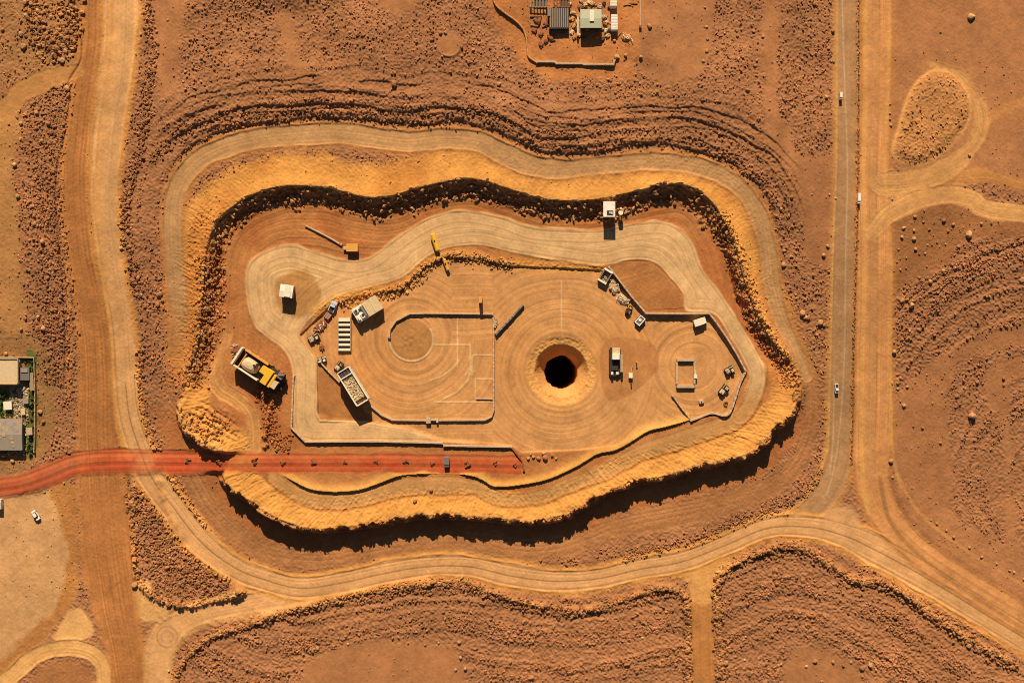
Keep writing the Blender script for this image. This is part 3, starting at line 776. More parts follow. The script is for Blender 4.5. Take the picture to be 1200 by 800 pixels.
row("rock bank above the north bend of the ring road", [(180, 190, 0), (200, 165, 0), (230, 148, 0), (270, 143, 0), (310, 138, 0), (350, 134, 0), (400, 133, 0), (440, 137, 0), (480, 141, 0), (520, 138, 0), (560, 136, 0), (600, 152, 0), (640, 172, 0), (690, 172, 0), (740, 163, 0), (790, 162, 0), (830, 172, 0), (865, 190, 0), (895, 215, 0), (915, 245, 0), (922, 270, 0)], 1500, 5.5, 0.25, 0.75)
row("rocky rim of the field south of the main road", [(205, 790, 0), (220, 765, 0), (250, 743, 0), (300, 728, 0), (350, 712, 0), (400, 700, 0), (450, 690, 0), (500, 683, 0), (545, 683, 0), (580, 698, 0), (640, 713, 0), (690, 716, 0), (740, 700, 0), (775, 690, 0), (800, 696, 0), (806, 715, 0), (808, 760, 0), (807, 800, 0)], 2400, 3.2, 0.35, 0.95)
row("rocky rim of the south east field", [(845, 800, 0), (843, 740, 0), (840, 700, 0), (842, 675, 0), (870, 655, 0), (900, 645, 0), (930, 640, 0), (955, 650, 0), (985, 672, 0), (1005, 683, 0), (1030, 680, 0), (1060, 698, 0), (1085, 715, 0), (1110, 732, 0), (1150, 758, 0), (1190, 780, 0)], 1900, 3.6, 0.35, 1.0)
row("rock covering the triangular island beside the western road", [(162, 575, 0), (175, 620, 0), (195, 650, 0), (225, 675, 0), (265, 690, 0)], 1500, 12, 0.35, 1.0)
row("rock edge of the triangular island", [(157, 570, 0), (158, 650, 0), (168, 685, 0), (200, 706, 0), (240, 704, 0), (283, 693, 0)], 420, 2.0, 0.4, 1.1)
row("rock scatter in the left field", [(70, 95, 0), (65, 130, 0), (55, 170, 0), (55, 230, 0), (60, 290, 0), (65, 350, 0), (68, 410, 0), (62, 450, 0)], 2200, 14, 0.25, 0.75, 0, None, 2.2)
row("rocky heaps at the top left corner", [(35, -20, 0), (40, 20, 0), (50, 45, 0), (75, 55, 0), (85, 40, 0), (80, 10, 0), (85, -30, 0)], 700, 8, 0.35, 1.2)
row("rock chain beside the road below the red crossing", [(165, 410, 0), (163, 450, 0), (170, 490, 0), (182, 520, 0), (196, 555, 0), (215, 585, 0), (240, 615, 0)], 520, 2.2, 0.4, 0.95)
row("rubble bank along the road south of the pit", [(730, 655, 0), (770, 642, 0), (820, 628, 0), (860, 612, 0), (905, 595, 0), (945, 575, 0), (965, 550, 0)], 900, 4.0, 0.3, 0.7)
row("broken edge between the haul road and the pit floor", [(400, 358, 0), (430, 349, 0), (455, 345, 0), (475, 337, 0), (492, 325, 0), (502, 312, 0), (520, 303, 0), (545, 301, 0), (575, 307, 0), (600, 311, 0)], 700, 3.5, 0.3, 0.85, 0, alb(206, 140, 74))
row("stones on the crest of the eastern rim", [(845, 250, 0), (868, 300, 0), (880, 345, 0), (895, 385, 0), (918, 420, 0), (930, 450, 0)], 1500, 5.0, 0.3, 0.8, 4)
row("stones on the western rim slope", [(240, 300, 0), (243, 340, 0), (240, 380, 0), (230, 420, 0), (222, 450, 0)], 1700, 7.0, 0.3, 0.85, -4)
row("stones strewn in the corner below the big truck", [(305, 455, 0), (318, 475, 0), (315, 500, 0), (322, 515, 0), (340, 522, 0)], 380, 6.0, 0.3, 0.8)
row("thin line of stones along the kerb between the paved road and the sandy track", [(1006, -60, 0), (1005, 200, 0), (1003, 300, 0), (1000, 400, 0), (999, 480, 0), (997, 545, 0)], 900, 0.9, 0.2, 0.5, 0, None, 1.6, True)
# fallen rock on the cliffs
x, y, j, i = scatter(34000, (200, 200, 945, 470), np.clip(talus, 0, 1) * 0.8)
stones("talus", x, y, sizes(len(x), 0.22, 1.1, 2.6), np.tile(alb(190, 128, 76), (len(x), 1)), "tumbled rock lying along the foot of the shadowed cliffs", "rubble")
x, y, j, i = scatter(26000, (205, 455, 945, 635), np.clip(np.exp(-((d_rim - 0.5) / 2.2) ** 2) * (1 - mr) * sstep(440, 500, Y), 0, 1) * 0.9)
stones("talus", x, y, sizes(len(x), 0.25, 0.75, 2.0), np.tile(alb(200, 130, 62), (len(x), 1)), "loose stones along the crest of the southern drop", "rubble")
x, y, j, i = scatter(1500, (212, 480, 290, 532), np.clip(sstep(-1, 3, d_rim) * (1 - mr), 0, 1) * 0.45 * sstep(40, 10, np.hypot(X - 240, (Y - 500) * 1.3) + 6 * N12b))
stones("talus", x, y, sizes(len(x), 0.3, 1.0, 1.8), np.tile(alb(206, 134, 66), (len(x), 1)), "broken rock on the nose of ground at the south west", "rubble")

# ------------------------------------------------------------------ builders for things
class MB:
    """collects boxes, tubes and domes; build() links them as ONE mesh object"""
    def __init__(self):
        self.v, self.f = [], []
    def add(self, v, f):
        b = len(self.v); self.v += [tuple(p) for p in v]; self.f += [tuple(i + b for i in q) for q in f]
        return self
    def box(self, cx, cy, z0, sx, sy, sz, ang=0.0, top=1.0, topy=None):
        c, s_ = math.cos(ang), math.sin(ang); ty = top if topy is None else topy
        v = []
        for z, kx, ky in ((z0, 1, 1), (z0 + sz, top, ty)):
            for ax, ay in ((-1, -1), (1, -1), (1, 1), (-1, 1)):
                x, y = ax * sx / 2 * kx, ay * sy / 2 * ky
                v.append((cx + x * c - y * s_, cy + x * s_ + y * c, z))
        return self.add(v, [(3, 2, 1, 0), (4, 5, 6, 7), (0, 1, 5, 4), (1, 2, 6, 5), (2, 3, 7, 6), (3, 0, 4, 7)])
    def tube(self, p, q, r, r2=None, n=10):
        p, q = np.array(p, float), np.array(q, float); r2 = r if r2 is None else r2
        d = (q - p) / np.linalg.norm(q - p)
        a = np.cross(d, (0, 0, 1) if abs(d[2]) < 0.9 else (1, 0, 0)); a /= np.linalg.norm(a); b = np.cross(d, a)
        v = [tuple(p + r * (math.cos(t) * a + math.sin(t) * b)) for t in np.arange(n) * 2 * math.pi / n]
        v += [tuple(q + r2 * (math.cos(t) * a + math.sin(t) * b)) for t in np.arange(n) * 2 * math.pi / n]
        f = [(i, (i + 1) % n, n + (i + 1) % n, n + i) for i in range(n)] + [tuple(range(n))[::-1], tuple(range(n, 2 * n))]
        return self.add(v, f)
    def dome(self, cx, cy, z0, sx, sy, sz, n=16, m=5, sq=0.7):
        v, f = [], []
        for j in range(m):
            e = j / m * math.pi / 2
            for i in range(n):
                t = 2 * math.pi * i / n
                x = math.copysign(abs(math.cos(t)) ** sq, math.cos(t)); y = math.copysign(abs(math.sin(t)) ** sq, math.sin(t))
                v.append((cx + sx / 2 * x * math.cos(e) ** 0.6, cy + sy / 2 * y * math.cos(e) ** 0.6, z0 + sz * math.sin(e)))
        v.append((cx, cy, z0 + sz))
        for j in range(m - 1):
            f += [(j * n + i, j * n + (i + 1) % n, (j + 1) * n + (i + 1) % n, (j + 1) * n + i) for i in range(n)]
        f += [((m - 1) * n + i, (m - 1) * n + (i + 1) % n, m * n) for i in range(n)]
        return self.add(v, f)
    def lumps(self, cx, cy, z0, sx, sy, n, r, seed):
        q = np.random.default_rng(seed)
        for _ in range(n):
            t = TPL[q.integers(0, 12)] * q.uniform(0.5, 1.0) * r
            x, y = q.uniform(-sx / 2, sx / 2), q.uniform(-sy / 2, sy / 2)
            self.add(t + np.array([cx + x, cy + y, z0 + q.uniform(-0.2, 0.35) * r]), [tuple(i) for i in IF])
        return self
    def build(self, name, mat, parent=None, bevel=0.0):
        me = bpy.data.meshes.new(name)
        me.from_pydata(self.v, [], self.f)
        if bevel:
            bm = bmesh.new(); bm.from_mesh(me)
            bmesh.ops.bevel(bm, geom=[e for e in bm.edges if e.is_manifold and e.calc_face_angle(0) > 0.6], offset=bevel, segments=1, affect='EDGES')
            bm.to_mesh(me); bm.free()
        me.materials.append(M[mat] if isinstance(mat, str) else mat)
        o = bpy.data.objects.new(name, me); COL.objects.link(o)
        if parent: o.parent = parent
        return o

def thing(name, label, cat, px, py, ang=0.0, group=None, top=0.0, sink=0.0, r=3):
    o = bpy.data.objects.new(name, None); COL.objects.link(o)
    z = gzmin(px, py, r)
    x, y, z = at(px, py, top, z)
    o.location = (x, y, z - sink); o.rotation_euler = (0, 0, ang); o.empty_display_size = 0.5
    return tag(o, label, cat, group)
def heading(x0, y0, x1, y1):
    return math.atan2(-(y1 - y0), x1 - x0)
def copy_tree(o, parent=None):
    c = o.copy(); COL.objects.link(c)
    if parent: c.parent = parent
    for ch in list(o.children):
        copy_tree(ch, c)
    return c

# ------------------------------------------------------------------ walls and kerbs
def wall(name, pts, w, h, mat, label, cat="wall", smoothed=False, closed=False, seed=1, group=None, wob=0.10):
    q = np.array(pts, float); h = h * 1.35
    if smoothed:
        q = smooth(q, closed, 2.0)
    elif closed:
        q = np.vstack([q, q[:1]])
    P = []
    for a, b in zip(q[:-1], q[1:]):
        k = max(1, int(np.hypot(*(b - a)) / 2.0))
        P += [a + (b - a) * t for t in np.arange(k) / k]
    P.append(q[-1]); P = np.array(P); n = len(P)
    W3 = np.array([at(x, y, h * 0.6) for x, y in P])
    k5 = np.ones(5) / 5
    zsm = np.convolve(np.pad(W3[:, 2], 2, mode='edge'), k5, 'valid')
    tn = np.gradient(W3[:, :2], axis=0)
    if not smoothed:                        # keep the corners square: mitre
        seg = np.diff(W3[:, :2], axis=0); seg /= np.hypot(seg[:, 0], seg[:, 1])[:, None] + 1e-9
        tn = np.vstack([seg[:1], seg[:-1] + seg[1:], seg[-1:]])
        if closed:
            tn[0] = tn[-1] = seg[0] + seg[-1]
    ln_ = np.hypot(tn[:, 0], tn[:, 1])[:, None]; tn = tn / (ln_ + 1e-9)
    nm = np.c_[-tn[:, 1], tn[:, 0]]
    mit = np.ones(n) if smoothed else np.clip(2 / (ln_[:, 0] + 1e-9), 1, 1.5)
    r = np.random.default_rng(seed)
    jw = 1 + r.uniform(-wob, wob, n); jh = 1 + r.uniform(-wob, wob, n)
    prof = [(-0.62, -0.7), (-0.5, 0.55), (-0.36, 1.0), (0.36, 1.0), (0.5, 0.55), (0.62, -0.7)]
    v, f = [], []
    for i in range(n):
        for u, t in prof:
            zz_ = zsm[i] + (h * t * jh[i] if t > 0 else t)
            v.append((W3[i, 0] + nm[i, 0] * u * w * mit[i] * jw[i], W3[i, 1] + nm[i, 1] * u * w * mit[i] * jw[i], zz_))
    m = len(prof)
    for i in range(n - 1):
        for k in range(m - 1):
            f.append((i * m + k, i * m + k + 1, (i + 1) * m + k + 1, (i + 1) * m + k))
    if not closed:
        f += [tuple(range(m))[::-1], tuple((n - 1) * m + k for k in range(m))]
    o = MB().add(v, f).build(name, mat)
    bm = bmesh.new(); bm.from_mesh(o.data); bmesh.ops.recalc_face_normals(bm, faces=bm.faces); bm.to_mesh(o.data); bm.free()
    return tag(o, label, cat, group, "thing")

wall("retaining_wall", [(713, 312), (724, 326), (740, 347), (757, 367), (800, 367.5), (831, 367), (841, 380), (852, 396), (863, 414), (874, 435)], 0.9, 1.3, "concrete", "long kinked concrete wall between the east bend of the haul road and the pit floor", seed=3)
wall("retaining_wall", [(874, 435), (867, 450), (862, 466), (856, 482), (849, 487), (834, 484), (820, 489), (809, 493)], 0.9, 1.1, "concrete", "curved low wall closing the south east corner of the pit floor", seed=4, smoothed=True)
wall("retaining_wall", [(788, 463), (798, 477), (809, 491)], 0.7, 1.0, "concrete", "short diagonal wall just below the small square enclosure", seed=5)
wall("kerb_wall", [(344, 440), (341.5, 501), (358, 517.5), (440, 517), (519, 519)], 0.9, 1.0, "concrete", "long pale kerb wall bounding the left and lower left side of the pit floor", seed=6)
wall("kerb_wall", [(519.5, 522), (600, 523.5)], 0.9, 1.1, "concrete", "straight pale kerb wall just above the end of the red road", seed=7)
wall("kerb_wall", [(600.5, 525), (612, 540), (614, 552)], 0.7, 0.8, "rust", "short slanting wall at the blunt end of the red road", seed=8)
wall("track_wall", [(456, 396), (457, 386), (464, 376), (480, 367.5), (500, 367), (578, 368)], 0.8, 1.1, "concrete", "pale wall running round the top of the circular pad and along the yard", seed=9)
wall("track_wall", [(578, 372), (578.5, 430), (578.5, 480), (576, 488), (568, 492), (500, 492.5), (460, 492), (447, 486), (433, 474)], 0.8, 1.0, "concrete", "wall down the right side and along the bottom of the yard with the circular pad", seed=10)
wall("diagonal_wall", [(581, 392), (598, 374), (613, 357)], 0.9, 1.4, "grey", "grey diagonal wall stub sticking out from the yard wall toward the upper right", seed=11)
wall("diagonal_wall", [(375, 424), (386, 436), (398, 448)], 0.7, 1.0, "concrete", "pale diagonal wall stub leading to the open ore truck", seed=12)
wall("low_kerb", [(558, 467), (577, 467.5)], 0.45, 0.5, "concrete", "short kerb closing the bottom of the small marked square", seed=13, cat="kerb")
pool = thing("square_enclosure", "small open topped rectangular enclosure with four low walls", "enclosure", 803, 437)
for (cx, cy, sx, sy) in ((0, 6.2, 9.2, 1.3), (0, -6.2, 9.2, 1.5), (-4.1, 0, 1.0, 11.1), (4.1, 0, 1.0, 11.1)):
    MB().box(cx, cy, -0.5, sx, sy, 2.3, 0, 0.9).build("wall", "concrete", pool)
MB().box(4.6, -1.5, 0, 1.4, 1.8, 2.2).tube((4.6, -2.5, 1), (4.6, 1.5, 1), 0.35).build("valve", "cream", pool)
wall("compound_wall", [(576, -12), (580, 4), (590, 14), (604, 24), (613, 34), (617, 46), (618, 60), (620, 67), (628, 72.5)], 0.8, 0.9, "mud", "curving mud wall on the left of the top compound", smoothed=True, seed=14)
wall("compound_wall", [(628, 72.5), (650, 72.5), (652, 74.5), (682, 74.5), (684, 75.5), (719, 75.5), (720, 70)], 1.1, 1.0, "concrete", "straight pale wall below the green roofed hut", seed=15)
wall("garden_wall", [(-40, 419), (20, 418.5), (40, 419), (41, 450), (41, 500), (40, 530)], 0.5, 1.2, "wall", "thin wall round the ruined farmyard at the left edge", seed=16)

# ------------------------------------------------------------------ the big yellow truck
t = thing("mining_truck", "huge mining truck with cream tank body and yellow engine blocks beside the rubble bank", "truck", 305, 434, heading(281, 419, 337, 456), top=5, sink=0.2)
t.scale = (1, 1, 1.2)
b = MB().box(-1.5, 0, 2.2, 22, 8.6, 1.0)
b.build("chassis", "dark", t, 0.1)
MB().box(-12.4, 0, 2.6, 1.0, 9.2, 4.2).build("end_panel", "cream", t, 0.1)
MB().box(-5.2, -4.4, 3.0, 13.6, 0.7, 3.2).build("side_panel", "cream", t, 0.08)
MB().box(-4.6, 4.4, 3.0, 12.8, 0.9, 2.4).build("side_panel", "ochre", t, 0.08)
MB().dome(-5.4, -0.6, 3.2, 9.2, 6.2, 3.4).build("tank", "tanroof", t)
MB().box(-9.3, -0.4, 3.2, 0.5, 6.8, 2.6).build("rib", "ochre", t)
MB().tube((-2.2, 2.2, 6.1), (-1.6, 2.2, 7.0), 0.5).tube((-3.4, 0.8, 6.5), (-3.4, 0.8, 7.2), 0.4).box(-2.2, 1.2, 5.6, 1.4, 1.4, 0.9).build("hatch", "dark", t)
MB().box(1.9, 1.3, 3.2, 3.6, 3.6, 3.2).build("engine_hood", "yellow", t, 0.15)
MB().box(4.6, -0.6, 3.2, 3.2, 7.4, 3.6).build("engine_hood", "yellow", t, 0.15)
MB().box(7.3, -1.0, 3.2, 1.5, 6.6, 2.8).build("cab_platform", "yellow", t, 0.1)
cb = MB().box(9.3, -1.8, 3.0, 2.4, 3.8, 3.0).build("cab", "tanroof", t, 0.1)
MB().box(10.6, -1.8, 4.4, 0.15, 3.2, 1.2).build("windscreen", "glass", cb)
MB().box(9.2, 3.2, 2.6, 2.8, 3.0, 2.2).tube((8.2, 2.6, 4.6), (10.6, 4.2, 5.6), 0.35).build("winch", "grey", t)
MB().tube((10.4, 4.6, 2.0), (12.0, 1.0, 2.6), 0.4).box(12.0, -0.6, 1.2, 1.6, 5.6, 1.0).build("bumper", "dark", t)
for x_ in (-9.5, -5.0, 2.5, 8.2):
    for s_ in (-1, 1):
        w_ = MB().tube((x_, s_ * 3.4, 1.7), (x_, s_ * 4.7, 1.7), 1.8, n=18).build("wheel", "black", t)
        MB().tube((x_, s_ * 4.69, 1.7), (x_, s_ * 4.78, 1.7), 0.9, n=12).build("rim", "ochre", w_)
MB().box(0.2, -4.6, 0.6, 0.9, 0.3, 3.0).build("ladder", "ochre", t)

# ------------------------------------------------------------------ ore truck, plant, rack
t = thing("ore_truck", "long open topped truck heaped with pale ore, parked at an angle by the yard wall", "truck", 414, 452, heading(405, 439, 426, 473), top=6.0, sink=0.2)
t.scale = (1, 0.95, 1.35)
MB().box(0, 0, 1.6, 16.6, 6.4, 0.8).build("chassis", "dark", t)
bd = MB().box(1.6, 3.3, 2.3, 14.4, 0.6, 4.3).box(1.6, -3.3, 2.3, 14.4, 0.6, 4.3).box(8.9, 0, 2.3, 0.6, 6.6, 4.1).box(-5.4, 0, 2.3, 0.5, 6.6, 4.3).box(1.6, 0, 2.25, 14.3, 6.2, 0.5)
bd.build("tipper_body", "cream", t)
MB().box(1.0, 0, 2.6, 12, 5.8, 3.0).lumps(0.8, 0, 5.6, 12.0, 5.4, 330, 0.5, 3).build("ore_load", "ore", t)
MB().lumps(7.7, 0, 4.9, 1.8, 5.2, 34, 0.6, 4).build("red_load", "rust", t)
e_ = MB().box(-7.0, 0, 2.3, 2.9, 6.0, 3.7).build("engine_deck", "dark", t, 0.08)
MB().box(-7.0, 0, 6.0, 2.4, 0.25, 0.2).box(-7.0, 1.6, 6.0, 2.4, 0.25, 0.2).box(-7.0, -1.6, 6.0, 2.4, 0.25, 0.2).build("grille", "grey", e_)
MB().box(-8.6, 0, 2.3, 0.4, 6.6, 4.2).box(-7.0, 3.2, 2.3, 3.0, 0.4, 4.2).box(-7.0, -3.2, 2.3, 3.0, 0.4, 4.2).build("cab_frame", "white", t)
for x_ in (-6.6, 1.5, 5.8):
    for s_ in (-1, 1):
        w_ = MB().tube((x_, s_ * 2.3, 1.3), (x_, s_ * 3.4, 1.3), 1.4, n=16).build("wheel", "black", t)
        MB().tube((x_, s_ * 3.39, 1.3), (x_, s_ * 3.46, 1.3), 0.7, n=10).build("rim", "cream", w_)

t = thing("crusher_plant", "pale two part machine house, one half flat roofed and one half open machinery", "plant", 430, 362, heading(415, 371, 446, 352), top=5, sink=0.2)
MB().box(2.9, 0, 0, 7.2, 7.0, 5.0).build("machine_house", "tanroof", t, 0.08)
MB().box(2.9, 0, 5.0, 7.5, 7.3, 0.25).box(2.9, 0, 5.25, 0.2, 7.2, 0.15).build("roof", "tanroof", t)
MB().box(-3.9, 0, 0, 5.6, 7.0, 4.6).build("hopper", "cream", t, 0.1)
MB().box(-4.8, 1.9, 4.6, 2.0, 2.0, 0.9).box(-3.0, -1.6, 4.6, 2.2, 2.6, 0.8).box(-5.3, -1.8, 4.6, 1.0, 2.0, 1.3).build("machinery", "white", t, 0.1)
MB().tube((-1.9, -2.6, 4.9), (-1.9, 2.6, 4.9), 0.75, n=12).build("drum", "grey", t)
for vx, vy, vz in ((-4.9, 1.8, 5.4), (-3.0, -1.4, 5.35), (-3.3, 1.4, 4.55)):
    MB().tube((vx, vy, vz), (vx, vy, vz + 0.3), 0.7, n=14).build("vent", "dark", t)
MB().box(-7.3, 0.6, 0, 1.4, 3.2, 2.0).tube((-7.3, 2, 1.2), (-6, 3, 3.2), 0.3).build("conveyor", "rust", t)

t = thing("slatted_rack", "upright rack of pale cross beams with dark gaps, left of the pad yard", "rack", 403.5, 392, 0, top=1.5, sink=0.1)
MB().box(-2.9, 0, 0.2, 0.35, 15.6, 1.3).box(2.9, 0, 0.2, 0.35, 15.6, 1.3).build("side_rail", "wood", t)
MB().box(0, 0, 0.1, 5.5, 15.4, 0.2).build("base", "dark", t)
for i_ in range(7):
    MB().box(0, 7.0 - i_ * 2.33, 0.3, 5.4, 1.15 if i_ else 1.7, 1.35).build("cross_beam", "cream", t)

# ------------------------------------------------------------------ huts
def hut(name, label, px, py, ang, sx, sy, h, roof, wallm, pitched=0.0, top=None, door=True, group=None):
    t = thing(name, label, "hut", px, py, ang, group, top=h if top is None else top, sink=0.25)
    MB().box(0, 0, 0, sx, sy, h).build("wall", wallm, t)
    rf = MB()
    e = 0.25
    v = [(-sx / 2 - e, -sy / 2 - e, h), (sx / 2 + e, -sy / 2 - e, h), (sx / 2 + e, sy / 2 + e, h), (-sx / 2 - e, sy / 2 + e, h),
         (-sx / 2 - e, -sy / 2 - e, h + 0.2), (sx / 2 + e, -sy / 2 - e, h + 0.2), (sx / 2 + e, sy / 2 + e, h + 0.2), (-sx / 2 - e, sy / 2 + e, h + 0.2),
         (-sx / 2 - e, 0, h + 0.2 + pitched), (sx / 2 + e, 0, h + 0.2 + pitched)]
    rf.add(v, [(3, 2, 1, 0), (4, 5, 9, 8), (8, 9, 6, 7), (0, 1, 5, 4), (2, 3, 7, 6), (1, 2, 6, 9, 5), (3, 0, 4, 8, 7)])
    r_ = rf.build("roof", roof, t)
    if door:
        d_ = MB().box(-sx * 0.15, -sy / 2 - 0.04, 0.25, 1.0, 0.12, 2.1).build("door", "wood", t)
        MB().box(-sx * 0.15 + 0.35, -sy / 2 - 0.13, 1.25, 0.12, 0.06, 0.12).build("handle", "dark", d_)
        w_ = MB().box(sx * 0.22, -sy / 2 - 0.03, 1.2, 1.2, 0.1, 1.0).build("window", "glass", t)
        MB().box(sx * 0.22, -sy / 2 - 0.1, 1.08, 1.4, 0.16, 0.1).build("sill", "concrete", w_)
    return t, r_
t, r_ = hut("white_hut", "small white roofed hut standing alone inside the left loop of the haul road", 335.5, 341, math.radians(-8), 5.6, 5.4, 5.8, "white", "mud", 0.3)
MB().box(0.6, 0, 6.27, 2.8, 5.2, 0.12).build("roof_sheet", "cream", r_)
t, r_ = hut("green_roofed_hut", "tall hut with a pale green roof in the compound at the top", 692.5, 22, 0, 9.2, 8.0, 5.4, "green", "dark", 0.35)
MB().box(0.4, 1.2, 5.95, 2.0, 5.0, 0.45).build("roof_vent", "cream", r_)
MB().box(-5.8, -2.6, 0, 0.8, 8.6, 2.4).build("lean_to", "tanroof", t)
t, r_ = hut("gatehouse", "tall white box hut with a dark roof opening, under the northern cliff", 714, 245, 0, 5.0, 6.6, 7.0, "white", "cream", 0.0, door=False)
MB().box(0.4, -1.8, 7.2, 3.0, 2.3, 0.06).build("roof_opening", "dark", r_)
MB().box(0.3, -1.7, 7.26, 0.5, 0.9, 0.5).box(1.2, -1.8, 7.26, 0.5, 1.2, 0.4).build("fan", "cream", r_)
MB().box(-0.5, -3.34, 0.25, 1.2, 0.1, 2.2).build("door", "wood", t)
t = thing("water_tank", "slim pale tank on legs standing right of the tall white box hut", "tank", 727.5, 250, 0, top=4.5, sink=0.2)
MB().tube((0, 0.3, 3.0), (0, 0.3, 5.0), 1.2, 1.1, 14).build("tank", "cream", t)
MB().tube((0, 2.2, 4.4), (0, 2.2, 5.4), 0.7, 0.6, 10).build("cap", "tanroof", t)
MB().tube((0, 1.0, 4.7), (0, 2.2, 4.7), 0.3).build("pipe", "grey", t)
for s_, u in ((-0.7, -0.4), (0.7, -0.4), (-0.7, 1.0), (0.7, 1.0)):
    MB().tube((s_, u, -0.3), (s_ * 0.8, u * 0.8 + 0.1, 3.0), 0.22, n=6).build("leg", "dark", t)
t = thing("pump_house", "tan flat topped box with a pipe joining it on the left, below the north cliff", "hut", 412.5, 290, 0, top=3.2, sink=0.2)
MB().box(0, 0, 0, 5.0, 3.4, 3.2).build("wall", "mud", t)
MB().box(0, 0, 3.2, 5.3, 3.7, 0.25).build("roof", "ochre", t)
MB().box(-3.4, -0.2, 0, 1.8, 1.8, 1.8).build("pump", "concrete", t, 0.2)
def pipe(label, pts, r, mat, h=0.6, name="pipe", cat="pipe"):
    b = MB(); W3 = [at(x, y) for x, y in pts]
    W3 = [(x, y, z + h) for x, y, z in W3]
    for p, q in zip(W3[:-1], W3[1:]):
        b.tube(p, q, r, n=8)
    return tag(b.build(name, mat), label, cat)
pipe("thin pale pipe lying on the slope left of the tan pump house", [(358, 264.5), (375, 273), (390, 281), (398, 286)], 0.42, "concrete")
# ------------------------------------------------------------------ upright tanks and posts
def tank(label, x0, y0, x1, y1, r, mat, h=1.6):
    px, py = (x0 + x1) / 2, (y0 + y1) / 2
    L = math.hypot(x1 - x0, y1 - y0) * S
    t = thing("fuel_tank", label, "tank", px, py, heading(x0, y0, x1, y1), top=h)
    MB().tube((-L / 2, 0, h), (L / 2, 0, h), r, n=16).build("drum", mat, t)
    MB().tube((L / 2, 0, h), (L / 2 + 0.5, 0, h), r * 0.98, r * 0.5, 16).build("end_cap", "cream", t)
    MB().tube((-L / 2 - 0.5, 0, h), (-L / 2, 0, h), r * 0.5, r * 0.98, 16).build("end_cap", mat, t)
    for u in (-0.3, 0.3):
        MB().box(u * L, 0, -0.4, 0.6, r * 1.6, h * 0.8).build("cradle", "dark", t)
    MB().tube((-L * 0.1, 0, h + r * 0.8), (-L * 0.1, 0, h + r + 0.4), 0.35, n=8).build("filler", "dark", t)
tank("long yellow cylinder tank lying on the haul road above the floor lip", 507, 275, 513, 293, 1.15, "yellow", 2.2)
tank("smaller yellow tank lying on the broken lip below the long yellow one", 520.5, 304, 525, 316, 0.85, "ochre", 1.6)
t = thing("signal_post", "tall square tan post standing just above the yard wall", "post", 563, 352, 0, top=4.5, sink=0.3)
MB().box(0, 0, 0, 1.7, 2.4, 5.6, 0, 0.9).build("shaft", "mud", t, 0.1)
MB().box(0, 0.2, 5.6, 1.5, 2.8, 0.5).build("cap", "ochre", t, 0.1)
# ------------------------------------------------------------------ small vehicles
def car(name, label, cat, px, py, ang, L=4.6, W=1.9, body="white", kind="car", k=1.0):
    t = thing(name, label, cat, px, py, ang, top=1.0, r=1)
    hb = 0.85 * k
    MB().box(0, 0, 0.35 * k, L, W, hb, 0, 0.97, 0.94).build("body", body, t, 0.12)
    if kind == "car":
        c_ = MB().box(-0.2 * k, 0, 0.35 * k + hb, L * 0.52, W * 0.88, 0.62 * k, 0, 0.78, 0.82).build("cabin", "glass", t)
        MB().box(-0.2 * k, 0, 0.98 * k + hb, L * 0.38, W * 0.70, 0.05).build("roof", body, c_)
    elif kind == "pickup":
        c_ = MB().box(L * 0.10, 0, 0.35 * k + hb, L * 0.30, W * 0.88, 0.62 * k, 0, 0.8, 0.85).build("cabin", "glass", t)
        MB().box(L * 0.10, 0, 0.98 * k + hb, L * 0.22, W * 0.74, 0.05).build("roof", body, c_)
        MB().box(-L * 0.27, 0, 0.36 * k + hb, L * 0.36, W * 0.74, 0.02).build("load_bed", "dark", t)
    else:
        MB().box(-L * 0.12, 0, 0.3 * k + hb, L * 0.74, W, 1.3 * k).build("cargo_box", body, t, 0.08)
        c_ = MB().box(L * 0.36, 0, 0.3 * k + hb, L * 0.22, W * 0.95, 0.9 * k, 0, 0.9, 0.95).build("cabin", body, t, 0.08)
        MB().box(L * 0.475, 0, 0.5 * k + hb, 0.06, W * 0.8, 0.5 * k).build("windscreen", "glass", c_)
    for u in (-0.31, 0.31):
        for s_ in (-1, 1):
            w_ = MB().tube((u * L, s_ * (W / 2 - 0.22), 0.36 * k), (u * L, s_ * (W / 2 + 0.02), 0.36 * k), 0.37 * k, n=14).build("wheel", "black", t)
            MB().tube((u * L, s_ * (W / 2 + 0.02), 0.36 * k), (u * L, s_ * (W / 2 + 0.05), 0.36 * k), 0.2 * k, n=10).build("rim", "grey", w_)
    for s_ in (-1, 1):
        MB().box(L / 2 - 0.02, s_ * W * 0.36, 0.75 * k, 0.08, 0.35, 0.2).build("headlight", "cream", t)
    return t
car("parked_car", "white car with dark windows parked on the pale yard below the red road", "car", 42, 603.5, heading(38, 597, 46, 609), 5.2, 2.1, "white", "car", 1.35)
car("delivery_van", "white van cut off by the left edge of the picture", "van", 0, 590, math.pi / 2, 4.8, 2.4, "white", "van", 1.4)
car("pickup_truck", "white pickup driving down the paved road in its left lane", "pickup", 980.5, 455, -math.pi / 2, 4.6, 1.7, "white", "pickup", 1.2)
car("parked_van", "tiny pale van at the left kerb of the paved road near the top", "van", 985, 113, -math.pi / 2, 3.4, 1.2, "cream", "van", 1.1)
car("parked_truck", "narrow white van on the strip between the paved road and the sandy track", "van", 1006, 233, -math.pi / 2, 5.0, 1.3, "white", "van", 1.2)
car("service_truck", "blue and white pickup at the head of the row of scrap beside the rubble bank", "pickup", 390, 359.5, heading(387, 366, 393, 353), 5.4, 3.0, "blue", "pickup", 1.6)
car("water_truck", "grey truck standing on the red road near its end", "truck", 523.5, 541, -math.pi / 2, 5.0, 2.4, "grey", "van", 1.1)
